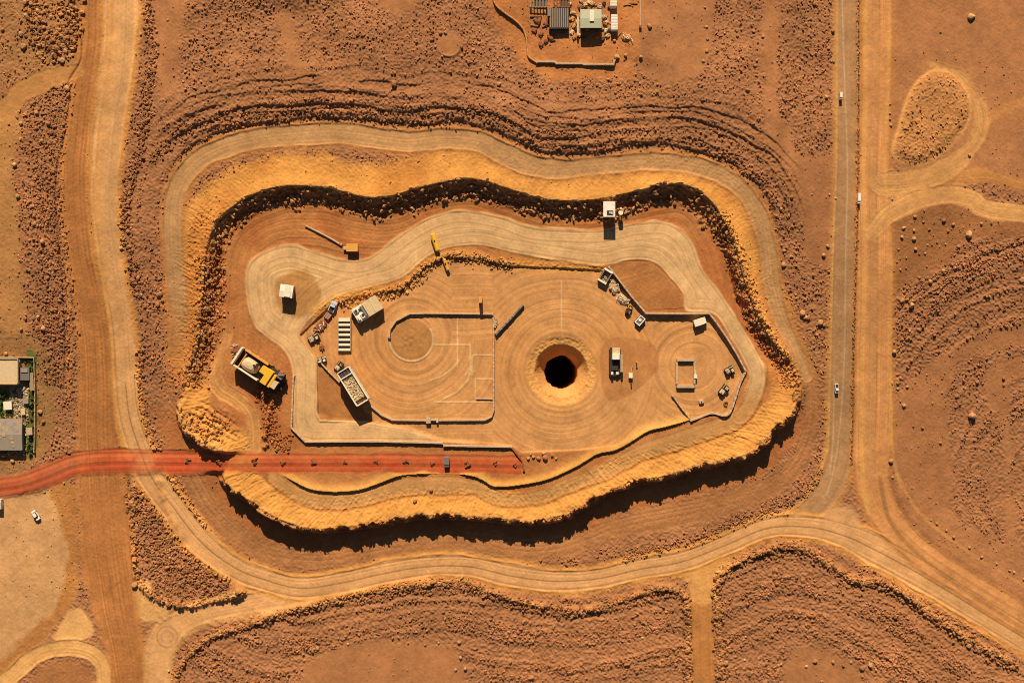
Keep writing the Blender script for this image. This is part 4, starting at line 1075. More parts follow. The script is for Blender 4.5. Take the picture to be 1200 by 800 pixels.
car("loader_truck", "grey and white vehicle under the bend of the long concrete wall", "truck", 820, 377, heading(812, 378, 830, 372), 6.0, 3.2, "cream", "van", 1.3)
# ------------------------------------------------------------------ machines along the walls
def machine(name, label, cat, px, py, ang, L, W, h, main, second, seed=1, top=None):
    """tracked machine: tracks, deck, housing, mast or bin"""
    q = np.random.default_rng(seed)
    t = thing(name, label, cat, px, py, ang, top=h * 0.7, sink=0.1)
    for s_ in (-1, 1):
        MB().box(0, s_ * (W / 2 - 0.35), 0, L * 0.92, 0.7, 0.9).build("track", "black", t, 0.12)
    MB().box(0, 0, 0.8, L, W * 0.92, 0.5).build("deck", "dark", t)
    MB().box(-L * 0.22, W * 0.08, 1.3, L * 0.42, W * 0.62, h - 1.3).build("engine_housing", main, t, 0.12)
    c_ = MB().box(L * 0.27, -W * 0.18, 1.3, L * 0.28, W * 0.42, h - 1.1).build("cab", second, t, 0.1)
    MB().box(L * 0.42, -W * 0.18, 2.0, 0.08, W * 0.34, 0.8).build("window", "glass", c_)
    MB().tube((L * 0.1, W * 0.28, 1.5), (L * 0.5, W * 0.3, h * 0.9), 0.25).tube((-L * 0.42, -W * 0.3, 1.4), (-L * 0.1, -W * 0.3, 1.9), 0.4).build("boom", second, t)
    MB().tube((-L * 0.3, W * 0.1, h), (-L * 0.3, W * 0.1, h + 0.5), 0.2).build("exhaust", "dark", t)
    return t
t = thing("steel_bin", "grey U shaped steel bin at the top corner of the kinked concrete wall", "bin", 709.5, 323.5, heading(706, 330, 715, 315), top=2.6)
MB().box(0, 0, 0, 6.4, 4.2, 0.4).build("floor_plate", "grey", t)
MB().box(2.9, 0, 0.2, 0.9, 4.4, 2.6).build("end_wall", "white", t); MB().box(-2.9, 0, 0.2, 0.9, 4.4, 2.6).build("end_wall", "cream", t)
MB().box(0, 1.9, 0.2, 5.0, 0.6, 2.3).build("side_wall", "grey", t); MB().box(0, -1.9, 0.2, 5.0, 0.6, 2.3).build("side_wall", "grey", t)
MB().lumps(0, 0, 0.6, 4.2, 2.6, 14, 0.55, 8).build("scrap", "concrete", t)
def heap(label, px, py, sx, sy, mat, seed, n=26, r=0.7, ang=0.0, name="scrap_heap", cat="heap", extra=True):
    t = thing(name, label, cat, px, py, ang, top=0.5)
    sx, sy = sx * 1.2, sy * 1.2
    MB().dome(0, 0, -0.3, sx, sy, 1.3, 14, 4, 0.9).lumps(0, 0, 0.7, sx * 0.85, sy * 0.85, n, r, seed).build("spoil", mat, t)
    if extra:
        q = np.random.default_rng(seed + 50)
        for _ in range(7):
            a = q.uniform(0, 6.28); x_, y_ = q.uniform(-sx / 2.4, sx / 2.4), q.uniform(-sy / 2.4, sy / 2.4); l_ = q.uniform(0.8, 1.8)
            MB().tube((x_, y_, 1.1), (x_ + l_ * math.cos(a), y_ + l_ * math.sin(a), 1.5), 0.16, n=6).build("steel_bar", "cream", t)
    return t
heap("rough pale tan scrap heap next below the grey steel bin", 719.5, 336, 5.6, 3.8, "concrete", 21, ang=-0.9)
heap("grey brown scrap heap between the tan heap and the small yellow loader", 730, 351, 5.8, 3.8, "concrete", 22, ang=-0.7)
machine("small_loader", "small yellow loader beside the wall, between a scrap heap and a parked generator", "loader", 737, 363, heading(734, 370, 739, 357), 4.4, 2.4, 2.2, "dark", "yellow", 4)
t = thing("generator", "boxy white framed generator at the lower end of the row along the kinked wall", "generator", 750, 375.5, heading(746, 380, 754, 371), top=1.8)
MB().box(0, 0, 0, 4.6, 3.4, 0.6).build("skid", "dark", t); MB().box(0, 0, 0.6, 4.2, 3.0, 1.4).build("housing", "grey", t, 0.1)
MB().box(0, 1.3, 2.0, 4.4, 0.45, 0.3).box(0, -1.3, 2.0, 4.4, 0.45, 0.3).box(2.0, 0, 2.0, 0.45, 2.2, 0.3).box(-2.0, 0, 2.0, 0.45, 2.2, 0.3).build("frame", "white", t)
MB().tube((0.2, 0.2, 2.0), (0.2, 0.2, 2.3), 0.7, n=14).build("fan", "cream", t)
t = thing("drill_rig", "tall drill rig with white cab and side mast, right of the deep round shaft", "drill rig", 721, 423, -math.pi / 2, top=3.5, sink=0.1)
for s_ in (-1, 1):
    MB().box(0.6, s_ * 2.2, 0, 12.0, 1.1, 1.5).build("track", "black", t, 0.15)
MB().box(0, 0, 1.4, 12.6, 4.8, 0.8).build("deck", "dark", t)
MB().box(-4.6, 0.4, 2.2, 3.2, 3.6, 2.0).build("compressor", "tanroof", t, 0.1)
c_ = MB().box(-2.0, 0.2, 2.2, 2.6, 3.4, 3.4).build("cab", "white", t, 0.1)
MB().box(-0.66, 0.2, 3.6, 0.08, 2.8, 1.4).build("windscreen", "glass", c_)
MB().box(1.8, -0.2, 2.2, 4.8, 3.2, 1.2).build("engine_bay", "dark", t)
MB().box(1.0, 3.0, 2.4, 8.2, 1.1, 1.2).tube((-3, 3.0, 3.9), (5.0, 3.0, 3.9), 0.3).build("mast", "concrete", t)
MB().box(5.6, 1.0, 1.4, 1.2, 1.2, 1.4).box(5.6, -1.4, 1.4, 1.4, 1.0, 1.8).box(6.4, -0.2, 1.2, 0.9, 4.0, 0.6).build("jack", "cream", t)
t = thing("drill_pump", "small pump with an upright pipe, right of the drill rig", "pump", 739, 440, 0, top=1.2)
MB().box(0, 0, 0, 1.9, 2.4, 1.8).build("housing", "cream", t, 0.15); MB().tube((0.1, -1.0, 0), (0.1, -1.0, 4.0), 0.3).build("riser", "tanroof", t)
MB().tube((0.2, 1.2, 0.9), (0.8, 4.6, 0.9), 0.22).build("hose", "ochre", t)
t = thing("marker_post", "thin tan marker post up and right of the small pump", "post", 746, 424, 0, top=1.0)
MB().tube((0, 0, -0.3), (0, 0, 2.2), 0.22).build("pole", "wood", t); MB().box(0, 0, 2.2, 0.7, 0.5, 0.4).build("head", "ochre", t)
# right hand yard
machine("compact_excavator", "small tan machine nearest the corner where the east walls meet", "digger", 855, 434, 0.5, 4.4, 3.4, 2.6, "concrete", "tanroof", 11)
machine("tracked_carrier", "tan tracked carrier tilted toward the curved wall, below the corner machine", "carrier", 848.5, 457, heading(844, 463, 853, 451), 5.2, 3.2, 2.6, "tanroof", "concrete", 12)
t = thing("concrete_block", "lone pale concrete block in the lower part of the east yard", "block", 822, 470.5, 0.3, top=1)
MB().box(0, 0, -0.2, 2.2, 1.8, 1.6).build("block", "concrete", t, 0.2); MB().tube((0, 0, 1.4), (0, 0, 1.7), 0.3).build("lifting_eye", "dark", t)
t = thing("pipe_ring", "small dark open ring leaning by the curved wall", "pipe ring", 851, 473, 0, top=1)
b = MB()
for i_ in range(14):
    a, c = i_ * 0.36 + 0.4, (i_ + 1) * 0.36 + 0.4
    b.tube((0.9 * math.cos(a), 0.9 * math.sin(a), 0.5), (0.9 * math.cos(c), 0.9 * math.sin(c), 0.5), 0.32, n=6)
b.build("ring", "rust", t)
t = thing("valve_box", "pale box and pipe pair set on the bottom wall of the pad yard", "valve", 504, 492, 0, top=1)
MB().box(-0.8, -0.2, 0, 2.2, 2.8, 1.9).build("box", "concrete", t, 0.15); MB().tube((0.4, 0, 1.2), (3.4, 0, 1.2), 0.45).build("pipe", "concrete", t)
MB().box(3.4, -0.2, 0, 1.0, 2.0, 1.8).build("flange", "tanroof", t, 0.1)
heap("small crumbled heap at the corner where the diagonal grey wall starts", 580, 378, 1.8, 4.4, "concrete", 31, 12, 0.6, extra=False)
# scrap row left of the rack
t = thing("red_crate", "faded red crate right behind the blue and white pickup", "crate", 384, 370, heading(380, 375, 388, 365), top=1.2)
MB().box(0, 0, 0, 2.8, 2.8, 1.6).build("box", "pink", t, 0.1); MB().box(0, 0, 1.6, 3.0, 0.4, 0.15).box(0, 1.0, 1.6, 3.0, 0.4, 0.15).build("batten", "wood", t)
heap("long brown scrap heap with a dark hollow in the row left of the slatted rack", 376, 382, 6.2, 4.0, "rust", 33, 26, 0.65, heading(370, 389, 382, 374))
machine("broken_loader", "battered tan loader at the lower left end of the scrap row", "loader", 367.5, 396, 0.5, 5.4, 3.4, 2.0, "concrete", "tanroof", 15)
heap("small brown heap between the scrap row and the diagonal stub wall", 377, 407, 2.2, 2.6, "rust", 36, 8, 0.7, extra=False)
machine("winch_unit", "pale winch unit at the upper end of the diagonal stub wall", "winch", 377, 421.5, 0.2, 4.4, 2.8, 1.9, "concrete", "cream", 16)
machine("tipper_cart", "small tan cart beside the head of the open ore truck", "cart", 397, 429, 0.9, 4.6, 3.0, 1.8, "tanroof", "wood", 17)
heap("brown crate debris heap at the upper left of the mining truck", 277, 409, 4.6, 4.8, "rust", 37, 20, 0.7)
# dark clumps down the middle of the red road
HP = [(220, 540), (258, 541), (299, 540.5), (332, 541), (368, 541), (405, 541), (440, 541), (475, 541), (507, 542), (547, 543), (581, 543), (604, 545)]
hp0 = None
for (x_, y_) in HP:
    if hp0 is None:
        hp0 = thing("soil_clump", "one of the small dark soil clumps spaced evenly along the red road", "soil clump", x_, y_, 0, "soil clumps along the red road")
        o_ = MB().lumps(0, 0, 0.15, 2.6, 2.0, 16, 0.8, 5).build("clump", "rust", hp0); o = hp0
    else:
        o = copy_tree(hp0)
        o.location = at(x_, y_)
    o.rotation_euler = (0, 0, random.uniform(0, 6.28)); o.scale = (random.uniform(0.7, 1.2),) * 3

# ------------------------------------------------------------------ compound at the top
t = thing("timber_rack", "dark rack of upright slats left of the green roofed hut", "rack", 655, 22, 0, top=2.4)
MB().box(0, 0, 0, 9.0, 9.4, 2.6).build("base", "dark", t)
b = MB()
for i_ in range(9):
    b.box(-3.8 + i_ * 0.98, 0.2, 2.6, 0.42, 8.8, 0.35)
b.build("slats", "wood", t)
b = MB()
for i_ in range(9):
    b.box(-4.0 + i_ * 1.0, -5.3, 0, 0.35, 1.0, 1.0)
b.build("stakes", "wood", t)
MB().box(-4.4, 2.6, 1.4, 1.8, 3.4, 1.6).build("crate", "grey", t, 0.1)
for px_, lb in ((631, "dark slatted rack at the top edge, left one of the pair"), (658, "dark slatted rack at the top edge, right above the larger rack")):
    t = thing("pallet_rack", lb, "rack", px_, 1, 0, top=2)
    MB().box(0, 0, 0, 8.0, 6.0, 0.3).build("base", "dark", t)
    for u_ in (-3.9, 3.9):
        for w_2 in (-2.9, 2.9):
            MB().box(u_, w_2, 0, 0.35, 0.35, 2.0).build("post", "rust", t)
    b = MB()
    for i_ in range(6):
        b.box(-3.5 + i_ * 1.4, 0, 2.0, 0.45, 6.0, 0.3)
    b.box(0, 2.9, 1.8, 7.8, 0.35, 0.25).box(0, -2.9, 1.8, 7.8, 0.35, 0.25)
    b.build("slats", "rust" if px_ > 640 else "wood", t)
def container(label, px, py, L, W, h, mat):
    t = thing("shipping_container", label, "container", px, py, math.pi / 2, top=h)
    MB().box(0, 0, 0, L, W, h).build("body", mat, t, 0.05)
    b = MB()
    for i_ in range(int(L / 0.7)):
        b.box(-L / 2 + 0.5 + i_ * 0.7, 0, h, 0.3, W * 0.94, 0.08)
    b.build("roof_ribs", mat, t)
    for s_ in (-1, 1):
        MB().box(-L / 2 - 0.04, s_ * W / 4, 0.1, 0.08, W / 2 - 0.1, h - 0.2).build("door", mat, t)
container("white container standing to the right of the green roofed hut", 720, 26, 7.0, 3.0, 3.6, "white")
container("cream container cut off by the top edge, above the white one", 719, -4, 9.0, 3.0, 4.6, "cream")
t = thing("mast_pole", "long pale pole lying north to south at the top of the compound", "pole", 750, 14, 0)
MB().tube((0, 12, 1.4), (0, -6.6, 1.4), 0.5, 0.42).build("shaft", "concrete", t)
MB().box(0, -7.2, 0.0, 1.1, 1.3, 2.2).build("foot", "rust", t, 0.1); MB().box(0, 2, 0, 0.8, 0.8, 1.2).box(0, 9, 0, 0.8, 0.8, 1.2).build("trestle", "wood", t)
pipe("thin dark cable on the ground from the pole foot to a stone", [(750, 35), (750, 50), (750.5, 66)], 0.09, "wood", 0.1, "cable", "cable")
heap("tangle of thin branches right of the white container", 735, 44, 4.4, 3.0, "mud", 41, 5, 0.4)
def junk(label, pts, mat, seed, r=0.8):
    b = MB(); q = np.random.default_rng(seed)
    return pts
for i_, (px_, py_) in enumerate([(672, 15), (671, 22), (672, 30), (670, 38), (673, 44), (708, 20), (709, 28), (710, 36), (712, 42), (686, 6), (694, 4), (703, 8), (680, 8)]):
    o = heap("one of the pale rubbish piles crowded round the green roofed hut", px_, py_, random.uniform(1.6, 2.6), random.uniform(1.4, 2.4), random.choice(["concrete", "mud", "rust", "tanroof"]), 60 + i_, 9, 0.55, random.uniform(0, 3), "rubbish_pile", "rubbish", extra=False)
    o["group"] = "rubbish piles round the green roofed hut"
for i_, (px_, py_) in enumerate([(632, 24), (640, 27), (626, 36), (634, 40), (640, 48), (634, 52), (645, 44), (628, 24)]):
    o = heap("one of the low brown scrap mounds left of the timber rack", px_, py_, random.uniform(2.0, 3.6), random.uniform(1.4, 2.4), "rust", 80 + i_, 12, 0.45, random.uniform(0, 3), "scrap_mound", "scrap", extra=False)
    o["group"] = "scrap mounds left of the timber rack"

BL = [(628, 20, 14, 0.02), (640, 30, 10, 0.3), (626, 30, 9, -0.1), (645, 36, 8, 1.2), (674, 10, 8, 1.5), (700, 6, 9, 0.1), (684, 44, 7, 0.05), (708, 14, 8, 1.5), (735, 6, 9, 0.03), (742, 5, 10, 0.0), (726, 40, 6, 0.7), (622, 10, 8, 1.4), (648, 48, 6, 0.2), (664, 40, 6, 1.5)]
bm0 = None
for i_, (px_, py_, L_, a_2) in enumerate(BL):
    x_, y_, z_ = at(px_, py_)
    o = MB().box(0, 0, 0.1, L_ * S, 0.35, 0.3).build("timber_plank", "wood" if i_ % 3 else "dark")
    o.location = (x_, y_, z_ + 0.1); o.rotation_euler = (0, 0, a_2)
    tag(o, "one of the loose timber planks lying about in the top compound", "plank", "loose planks in the top compound")
for i_, (px_, py_) in enumerate([(676, 26), (675, 34), (706, 34), (677, 19), (711, 26), (700, 44), (690, 3), (714, 9), (668, 4), (679, 41), (714, 36), (681, 2), (708, 4), (707, 46)]):
    o = heap("one of the pale rubbish piles crowded round the green roofed hut", px_, py_, random.uniform(1.0, 2.0), random.uniform(1.0, 1.8), random.choice(["concrete", "mud", "dark", "tanroof"]), 160 + i_, 8, 0.45, random.uniform(0, 3), "rubbish_pile", "rubbish", extra=False)
    o["group"] = "rubbish piles round the green roofed hut"
# ------------------------------------------------------------------ ruined farmyard on the left edge
t = thing("farmhouse", "flat roofed tan house in the farmyard at the left edge, upper one", "house", 9, 435, 0, top=4.0, sink=0.3)
MB().box(-4.5, 0, 0, 18.6, 12.0, 4.0).build("wall", "wall", t)
r_ = MB().box(-4.5, 0, 4.0, 19.0, 12.4, 0.3).build("roof", "tanroof", t)
MB().box(-4.5, 5.9, 4.3, 19.0, 0.5, 0.5).box(-4.5, -5.9, 4.3, 19.0, 0.5, 0.4).box(4.8, 0, 4.3, 0.5, 12.2, 0.4).build("parapet", "wall", r_)
MB().box(7.2, -1.2, 0, 4.4, 6.0, 2.6).build("annex", "grey", t); MB().box(7.2, 0.4, 2.6, 3.2, 1.8, 0.4).build("annex_roof", "greyroof", t)
MB().box(-1, -6.05, 0.2, 1.1, 0.12, 2.1).build("door", "wood", t)
for u in (-7, 3):
    MB().box(u, -6.04, 1.3, 1.3, 0.1, 1.1).build("window", "glass", t)
t = thing("barn", "grey roofed barn in the farmyard at the left edge, lower one", "barn", 11, 509, 0.0, top=3.6, sink=0.3)
MB().box(-4.5, 0, 0, 20.0, 14.0, 3.6).build("wall", "wall", t)
v = [(-15, -7.4, 3.6), (6, -7.4, 3.6), (6, 7.4, 3.6), (-15, 7.4, 3.6), (-15, 0, 4.4), (6, 0, 4.4)]
r_ = MB().add(v, [(0, 1, 5, 4), (4, 5, 2, 3), (1, 2, 5), (3, 0, 4), (3, 2, 1, 0)]).build("roof", "greyroof", t)
q = np.random.default_rng(5)
for _ in range(26):
    yy_ = q.uniform(-6, 6)
    MB().box(q.uniform(-10, 4), yy_, 4.2 - abs(yy_) * 0.108, q.uniform(1, 2.6), q.uniform(0.8, 2.0), 0.3, q.uniform(-0.1, 0.1)).build("roof_patch", random.choice(["tanroof", "greyroof", "wall"]), r_)
MB().box(-2, -7.05, 0.2, 2.6, 0.12, 2.6).build("door", "wood", t)
for px_, py_, sx, sy, h, m_, lb in ((9, 475, 3.6, 3.6, 2.2, "cream", "small pale shed between the two farm buildings"), (34.5, 505, 2.4, 3.2, 2.4, "concrete", "pale narrow shed against the right end of the lower barn"), (37, 447, 1.6, 8.0, 1.8, "wood", "narrow timber lean-to along the right farmyard wall"), (20, 424, 2.6, 1.6, 1.6, "concrete", "small concrete trough above the upper farmhouse"), (30, 470, 2.4, 2.0, 1.8, "greyroof", "small grey shed among the broken masonry of the farmyard"), (27, 482, 1.8, 2.8, 1.6, "tanroof", "tan coop between the masonry and the lower barn")):
    t = thing("shed", lb, "shed", px_, py_, 0.05, top=h)
    MB().box(0, 0, 0, sx, sy, h).build("wall", "wall", t); MB().box(0, 0, h, sx + 0.3, sy + 0.3, 0.2).build("roof", m_, t)
    MB().box(0, -sy / 2 - 0.04, 0.1, 0.9, 0.1, min(1.9, h - 0.3)).build("door", "wood", t)
# plants
def shrub(label, px, py, sz, seed, group="shrubs in the farmyard"):
    q = np.random.default_rng(seed)
    t = thing("shrub", label, "shrub", px, py, 0, group)
    b = MB()
    for _ in range(260):
        d_ = q.normal(0, 1, 3); d_ /= np.linalg.norm(d_); rr_ = sz * q.uniform(0.35, 1.0) * (0.75 + 0.35 * math.sin(3 * math.atan2(d_[1], d_[0]) + seed))
        c = np.array([d_[0] * rr_, d_[1] * rr_, sz * 0.8 + d_[2] * rr_ * 0.8])
        a = q.normal(0, 1, 3); a /= np.linalg.norm(a); e = np.cross(a, q.normal(0, 1, 3)); e /= np.linalg.norm(e)
        l_ = sz * q.uniform(0.14, 0.3)
        b.add([c - a * l_, c + e * l_ * 0.5, c + a * l_, c - e * l_ * 0.5], [(0, 1, 2, 3)])
    b.build("foliage", "leaf", t)
    MB().tube((0, 0, -0.3), (0.1, 0, sz * 0.9), sz * 0.09, sz * 0.04, 7).tube((0, 0, sz * 0.3), (sz * 0.4, sz * 0.2, sz * 0.9), sz * 0.05, sz * 0.02, 6).build("stem", "bark", t)
for i_, (px_, py_, sz) in enumerate([(38, 424, 1.0), (39, 432, 0.9), (40, 441, 0.8), (39, 456, 1.0), (38, 466, 1.2), (37, 474, 1.3), (38, 482, 1.0), (37, 491, 0.9), (35, 520, 1.5), (38, 526, 1.3), (33, 527, 1.1), (36, 513, 1.2), (39, 510, 1.0), (36, 532, 1.2), (40, 499, 1.0), (36, 462, 1.0), (39, 472, 1.1), (36, 437, 0.8), (34, 421, 0.9), (18, 421, 0.8), (30, 424, 0.8), (24, 421, 0.7), (11, 421, 0.7)]):
    shrub("one of the green shrubs growing along the inside of the farmyard wall", px_, py_, sz, i_, "shrubs along the farmyard wall")
for i_, (px_, py_, sz) in enumerate([(2, 464, 1.4), (3, 471, 1.2), (1, 478, 1.4), (3, 484, 1.2), (14, 487, 0.9), (17, 466, 0.7), (6, 462, 1.2), (12, 484, 1.0), (4, 489, 1.2), (18, 458, 1.0), (24, 487, 0.8), (-3, 470, 1.5)]):
    shrub("one of the green shrubs in the yard between the two farm buildings", px_, py_, sz, 40 + i_, "shrubs between the farm buildings")
b = MB(); q = np.random.default_rng(9)
for _ in range(2600):
    px_, py_ = (q.uniform(31, 40.5), q.uniform(420, 530)) if q.random() < 0.6 else (q.uniform(-10, 14), q.uniform(458, 488))
    x_, y_, z_ = at(px_, py_); a = q.uniform(0, 6.28); w_ = q.uniform(0.05, 0.14); h_ = q.uniform(0.15, 0.5); l_ = q.uniform(0.0, 0.35)
    c, s_ = math.cos(a), math.sin(a)
    b.add([(x_ - w_ * c, y_ - w_ * s_, z_ - 0.05), (x_ + w_ * c, y_ + w_ * s_, z_ - 0.05), (x_ + l_ * s_, y_ - l_ * c, z_ + h_)], [(0, 1, 2)])
tag(b.build("grass", "grass"), "thin dry green grass growing in the farmyard", "grass", None, "stuff")
n_ = 1300
x = np.r_[rng.uniform(12, 34, n_), rng.uniform(-8, 34, n_ // 2)]; y = np.r_[rng.uniform(454, 490, n_), rng.uniform(484, 534, n_ // 2)]
stones("farmyard_rubble", x, y, sizes(len(x), 0.15, 0.7, 2.5), np.tile(alb(196, 160, 112), (len(x), 1)), "pale broken masonry strewn about the ruined farmyard", jitter=0.3)

# ------------------------------------------------------------------ boulders one can point at
def boulder_mesh(seed):
    bm = bmesh.new(); bmesh.ops.create_icosphere(bm, subdivisions=3, radius=1)
    q = np.random.default_rng(seed); pl = q.normal(0, 1, (9, 3)); pl /= np.linalg.norm(pl, axis=1)[:, None]; dd = q.uniform(0.62, 0.95, 9)
    for v in bm.verts:
        p = np.array(v.co)
        for n_2, d_ in zip(pl, dd):
            e = p @ n_2 - d_
            if e > 0: p = p - n_2 * e
        p *= 1 + 0.05 * math.sin(7 * p[0] + seed) * math.sin(6 * p[1] + 2 * seed)
        v.co = p
    me = bpy.data.meshes.new("boulder"); bm.to_mesh(me); bm.free()
    ca = me.attributes.new("soil", 'FLOAT_COLOR', 'POINT')
    ca.data.foreach_set("color", np.tile(np.r_[alb(*[(198, 138, 84), (206, 150, 96), (186, 122, 70), (176, 112, 66)][seed % 4]), 1], len(me.vertices)).astype(np.float32))
    me.materials.append(M_STONE)
    return me
BM = [boulder_mesh(k) for k in range(8)]
def boulder(px, py, d, label, group=None, tone=None):
    """d is the width in survey units"""
    k = random.randrange(8) if tone is None else tone + 4 * random.randrange(2)
    o = bpy.data.objects.new("boulder", BM[k]); COL.objects.link(o)
    r = d * S / 2 * 0.86
    x, y, z = at(px, py)
    o.location = (x, y, z + r * 0.35)
    o.scale = (r * random.uniform(0.95, 1.2), r * random.uniform(0.85, 1.1), r * random.uniform(0.75, 1.0))
    o.rotation_euler = (0, 0, random.uniform(0, 6.28))
    tag(o, label, "boulder", group)
UNIQUE = [
    (1138, 20, 9, "big pale boulder alone on the bare plain at the top right", 1), (51, 385, 8, "largest pale boulder of the left field, with a long shadow", 1),
    (40, 262, 7, "pale boulder in the middle of the left rubble field", 0), (50, 283, 7, "pointed boulder just below right of another in the left field", 0),
    (17, 193, 7, "bright pale boulder at the upper left edge of the left field", 1), (1135, 275, 10, "pale flat topped rock outcrop below the branch road", 1),
    (1139, 487, 10, "flat tan rock outcrop amid the eastern rubble rows", 0), (1044, 540, 7, "lone boulder on the verge of the sandy track, above the main junction", 0),
    (1059, 475, 6, "pale boulder at the left end of the bare eastern plain", 1), (1197, 328, 8, "boulder cut by the right edge of the picture", 0),
    (585, 99, 6, "lone pale boulder north of the ring road, below the round pond hollow", 1), (462, 98, 8, "low tan boulder on the rubble plain left of the lone pale one", 2),
    (876, 106, 6, "lone boulder on the rubble right of the bare square", 2), (970, 288, 5, "pale boulder close to the left kerb of the paved road", 1),
    (965, 299, 6, "tan boulder just below the pale one by the paved road kerb", 0), (723, 67, 7, "boulder at the right end of the straight pale compound wall", 1),
    (733, 65, 5, "smaller boulder right of the one ending the compound wall", 0), (751, 67, 5, "boulder at the lower end of the thin dark cable", 0),
    (761, 31, 7, "boulder on the bare square right of the long pole", 2), (720, 48, 5, "boulder below the white container", 0),
    (1135, 756, 8, "tan boulder near the bottom right corner, on the furrowed field", 0), (850, 776, 8, "boulder beside the right edge of the farm track", 0),
    (622, 793, 8, "boulder at the bottom edge in the middle rubble field", 2), (534, 784, 5, "pale boulder at the right rim of the bare pad at the bottom", 1),
    (486, 586, 7, "large rock on the sandy belt below the red road", 0), (505, 574, 6, "dark rock up and right of the large rock on the sandy belt", 3),
    (166, 346, 6, "pale boulder between the western road and the ring road", 1), (187, 345, 8, "grey tan boulder right of the pale one by the ring road", 2), (185, 357, 6, "dark boulder under the grey tan one by the ring road", 3),
    (25, 40, 7, "pale boulder in the top left corner area", 1), (28, 55, 9, "widest rock ledge in the top left corner area", 0), (158, 685, 9, "ochre boulder at the left tip of the triangular island", 0),
    (47, 482, 7, "pale boulder outside the farmyard wall", 1), (51, 494, 5, "tan boulder just below the pale one outside the farmyard wall", 2), (5, 533, 8, "red brown boulder below the lower barn", 3), (15, 540, 6, "tan boulder right of the red brown one below the barn", 0), (7, 414, 6, "pale boulder above the farmhouse wall", 1),
    (400, 287, 5, "tan boulder left of the pump house", 0), (838, 677, 6, "dark clod in the mouth of the farm track", 3), (1048, 412, 6, "boulder on the right verge of the sandy track, halfway down", 0),
]
for px_, py_, d_, lb, tn_ in UNIQUE:
    boulder(px_, py_, d_, lb, None, tn_)
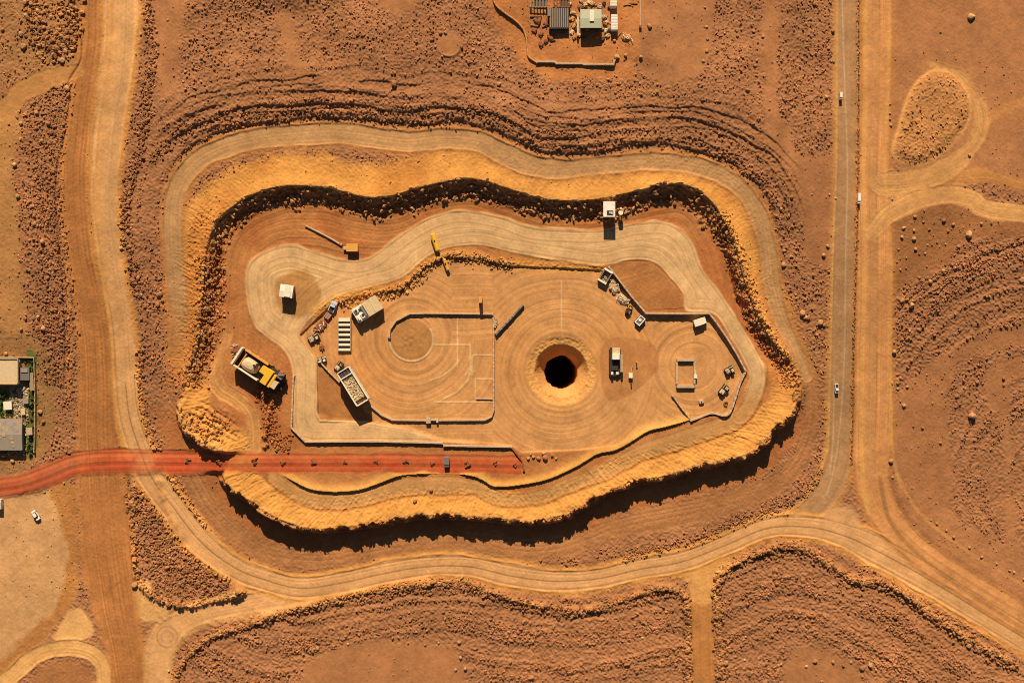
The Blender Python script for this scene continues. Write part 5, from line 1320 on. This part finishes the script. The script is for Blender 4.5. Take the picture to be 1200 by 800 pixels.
CLUSTERS = [
    ("one of the small boulders on the bare brown patch under the branch road", "boulders under the branch road", [(1059, 267, 5), (1071, 270, 4), (1082, 260, 4), (1106, 258, 6), (1117, 263, 5), (1071, 280, 6), (1073, 292, 5), (1062, 314, 3), (1084, 297, 3), (1089, 269, 4), (1057, 278, 5), (1053, 292, 3), (1051, 307, 3), (1098, 284, 3), (1108, 286, 3), (1111, 271, 4), (1055, 316, 3), (1062, 302, 3), (1083, 247, 3), (1072, 254, 5), (1087, 287, 3), (1078, 326, 3)]),
    ("one of the boulders along the lower edge of the patch under the branch road", "boulders at the patch edge", [(1057, 352, 7), (1068, 358, 8), (1063, 338, 4), (1077, 325, 5), (1090, 330, 6), (1105, 317, 5), (1131, 301, 4), (1123, 289, 5), (1150, 262, 4)]),
    ("one of the pale boulders on the bare pad at the bottom right", "boulders on the bottom right pad", [(920, 770, 5), (955, 774, 6), (945, 780, 4), (976, 775, 5), (988, 779, 5), (997, 775, 5), (1010, 782, 7), (1020, 779, 7), (912, 779, 4), (963, 798, 4), (1011, 792, 4)]),
    ("one of the boulders ringing the bare pad at the bottom centre", "boulders round the bottom centre pad", [(372, 759, 6), (357, 773, 5), (345, 783, 5), (337, 795, 4), (391, 756, 4), (408, 754, 4), (478, 753, 4), (498, 755, 4), (514, 753, 4), (538, 752, 5), (540, 770, 5), (545, 783, 5), (460, 747, 4), (440, 745, 4)]),
    ("one of the scattered boulders of the left rubble field", "boulders of the left field", [(79, 104, 8), (37, 122, 6), (43, 132, 6), (57, 145, 6), (25, 145, 6), (49, 165, 6), (58, 168, 6), (21, 230, 6), (25, 257, 5), (32, 316, 4), (34, 317, 4), (45, 371, 5), (30, 373, 5), (25, 386, 5), (62, 363, 6), (50, 300, 4), (62, 320, 4), (28, 333, 4), (70, 352, 5)]),
    ("one of the dark boulders heaped in the top left corner", "boulders of the top left corner", [(37, 5, 7), (45, 14, 7), (63, 47, 7), (77, 60, 8), (73, 71, 8), (94, 40, 5), (52, 33, 6), (60, 20, 5), (80, 45, 7), (30, 18, 5), (3, 35, 5), (47, 21, 6)]),
    ("one of the small boulders on the smooth strip right of the western road", "boulders on the north west strip", [(192, 117, 4), (217, 84, 4), (203, 80, 3), (204, 89, 4), (197, 24, 4), (215, 96, 4), (203, 9, 3), (222, 52, 3)]),
    ("one of the boulders on the rubble right of the ring road", "boulders right of the ring road", [(918, 310, 7), (940, 367, 8), (947, 372, 6), (961, 378, 8), (966, 381, 6), (915, 245, 5), (928, 231, 5), (951, 228, 3), (972, 228, 3), (939, 262, 3), (945, 372, 6)]),
    ("one of the boulders along the left verge of the paved road", "boulders by the paved road", [(954, 5, 5), (976, 37, 5), (971, 57, 5), (976, 72, 5), (968, 114, 6), (957, 172, 4), (965, 83, 4), (973, 105, 4), (971, 170, 4), (973, 3, 4)]),
    ("one of the boulders on the rim right of the bare square", "boulders by the bare square", [(883, 37, 4), (894, 43, 4), (828, 60, 5), (824, 72, 5), (829, 46, 4), (828, 32, 4), (826, 9, 4), (887, 71, 4), (890, 120, 4)]),
    ("one of the small boulders strewn over the bare eastern plain", "boulders on the eastern plain", [(1081, 501, 4), (1102, 519, 4), (1046, 559, 4), (1086, 439, 3), (1105, 441, 3), (1093, 472, 3), (1089, 519, 2), (1052, 455, 5), (1063, 453, 4), (1055, 470, 3), (1176, 443, 5), (1176, 451, 4), (1145, 448, 5), (1104, 460, 3), (1115, 454, 3)]),
    ("one of the boulders along the outer curve of the south east track", "boulders by the south east track", [(1091, 609, 3), (1098, 613, 4), (1109, 621, 4), (1118, 629, 5), (1136, 641, 4), (1150, 652, 4), (1168, 660, 4), (1183, 668, 4), (1200, 678, 4), (1188, 670, 4)]),
    ("one of the stones beside the wall stub at the end of the red road", "white stones at the red road end", [(619, 537, 5), (625, 535, 5), (631, 537, 6), (637, 531, 6), (639, 536, 8), (647, 533, 5), (622, 532, 4), (652, 537, 4)]),
    ("one of the boulders lining the left edge of the farm track", "boulders left of the farm track", [(806, 712, 5), (807, 725, 5), (806, 748, 5), (808, 770, 5), (806, 793, 6), (803, 705, 5)]),
    ("one of the boulders lining the right edge of the farm track", "boulders right of the farm track", [(836, 712, 4), (846, 715, 6), (847, 728, 5), (844, 750, 5), (872, 773, 5), (835, 690, 4), (840, 738, 4)]),
    ("one of the small stones left of the mound inside the loop road", "stones beside the loop mound", [(1043, 122, 3), (1043, 133, 3), (1043, 140, 3), (1057, 143, 3), (1044, 147, 4), (1136, 182, 5), (1102, 38, 3)]),
    ("one of the stones round the small round pond hollow in the north", "stones round the pond hollow", [(516, 39, 5), (522, 38, 5), (512, 45, 4), (541, 55, 5), (505, 47, 4), (510, 55, 4), (518, 66, 3)]),
]
for lb, gp, lst in CLUSTERS:
    for px_, py_, d_ in lst:
        boulder(px_, py_, d_, lb, gp)
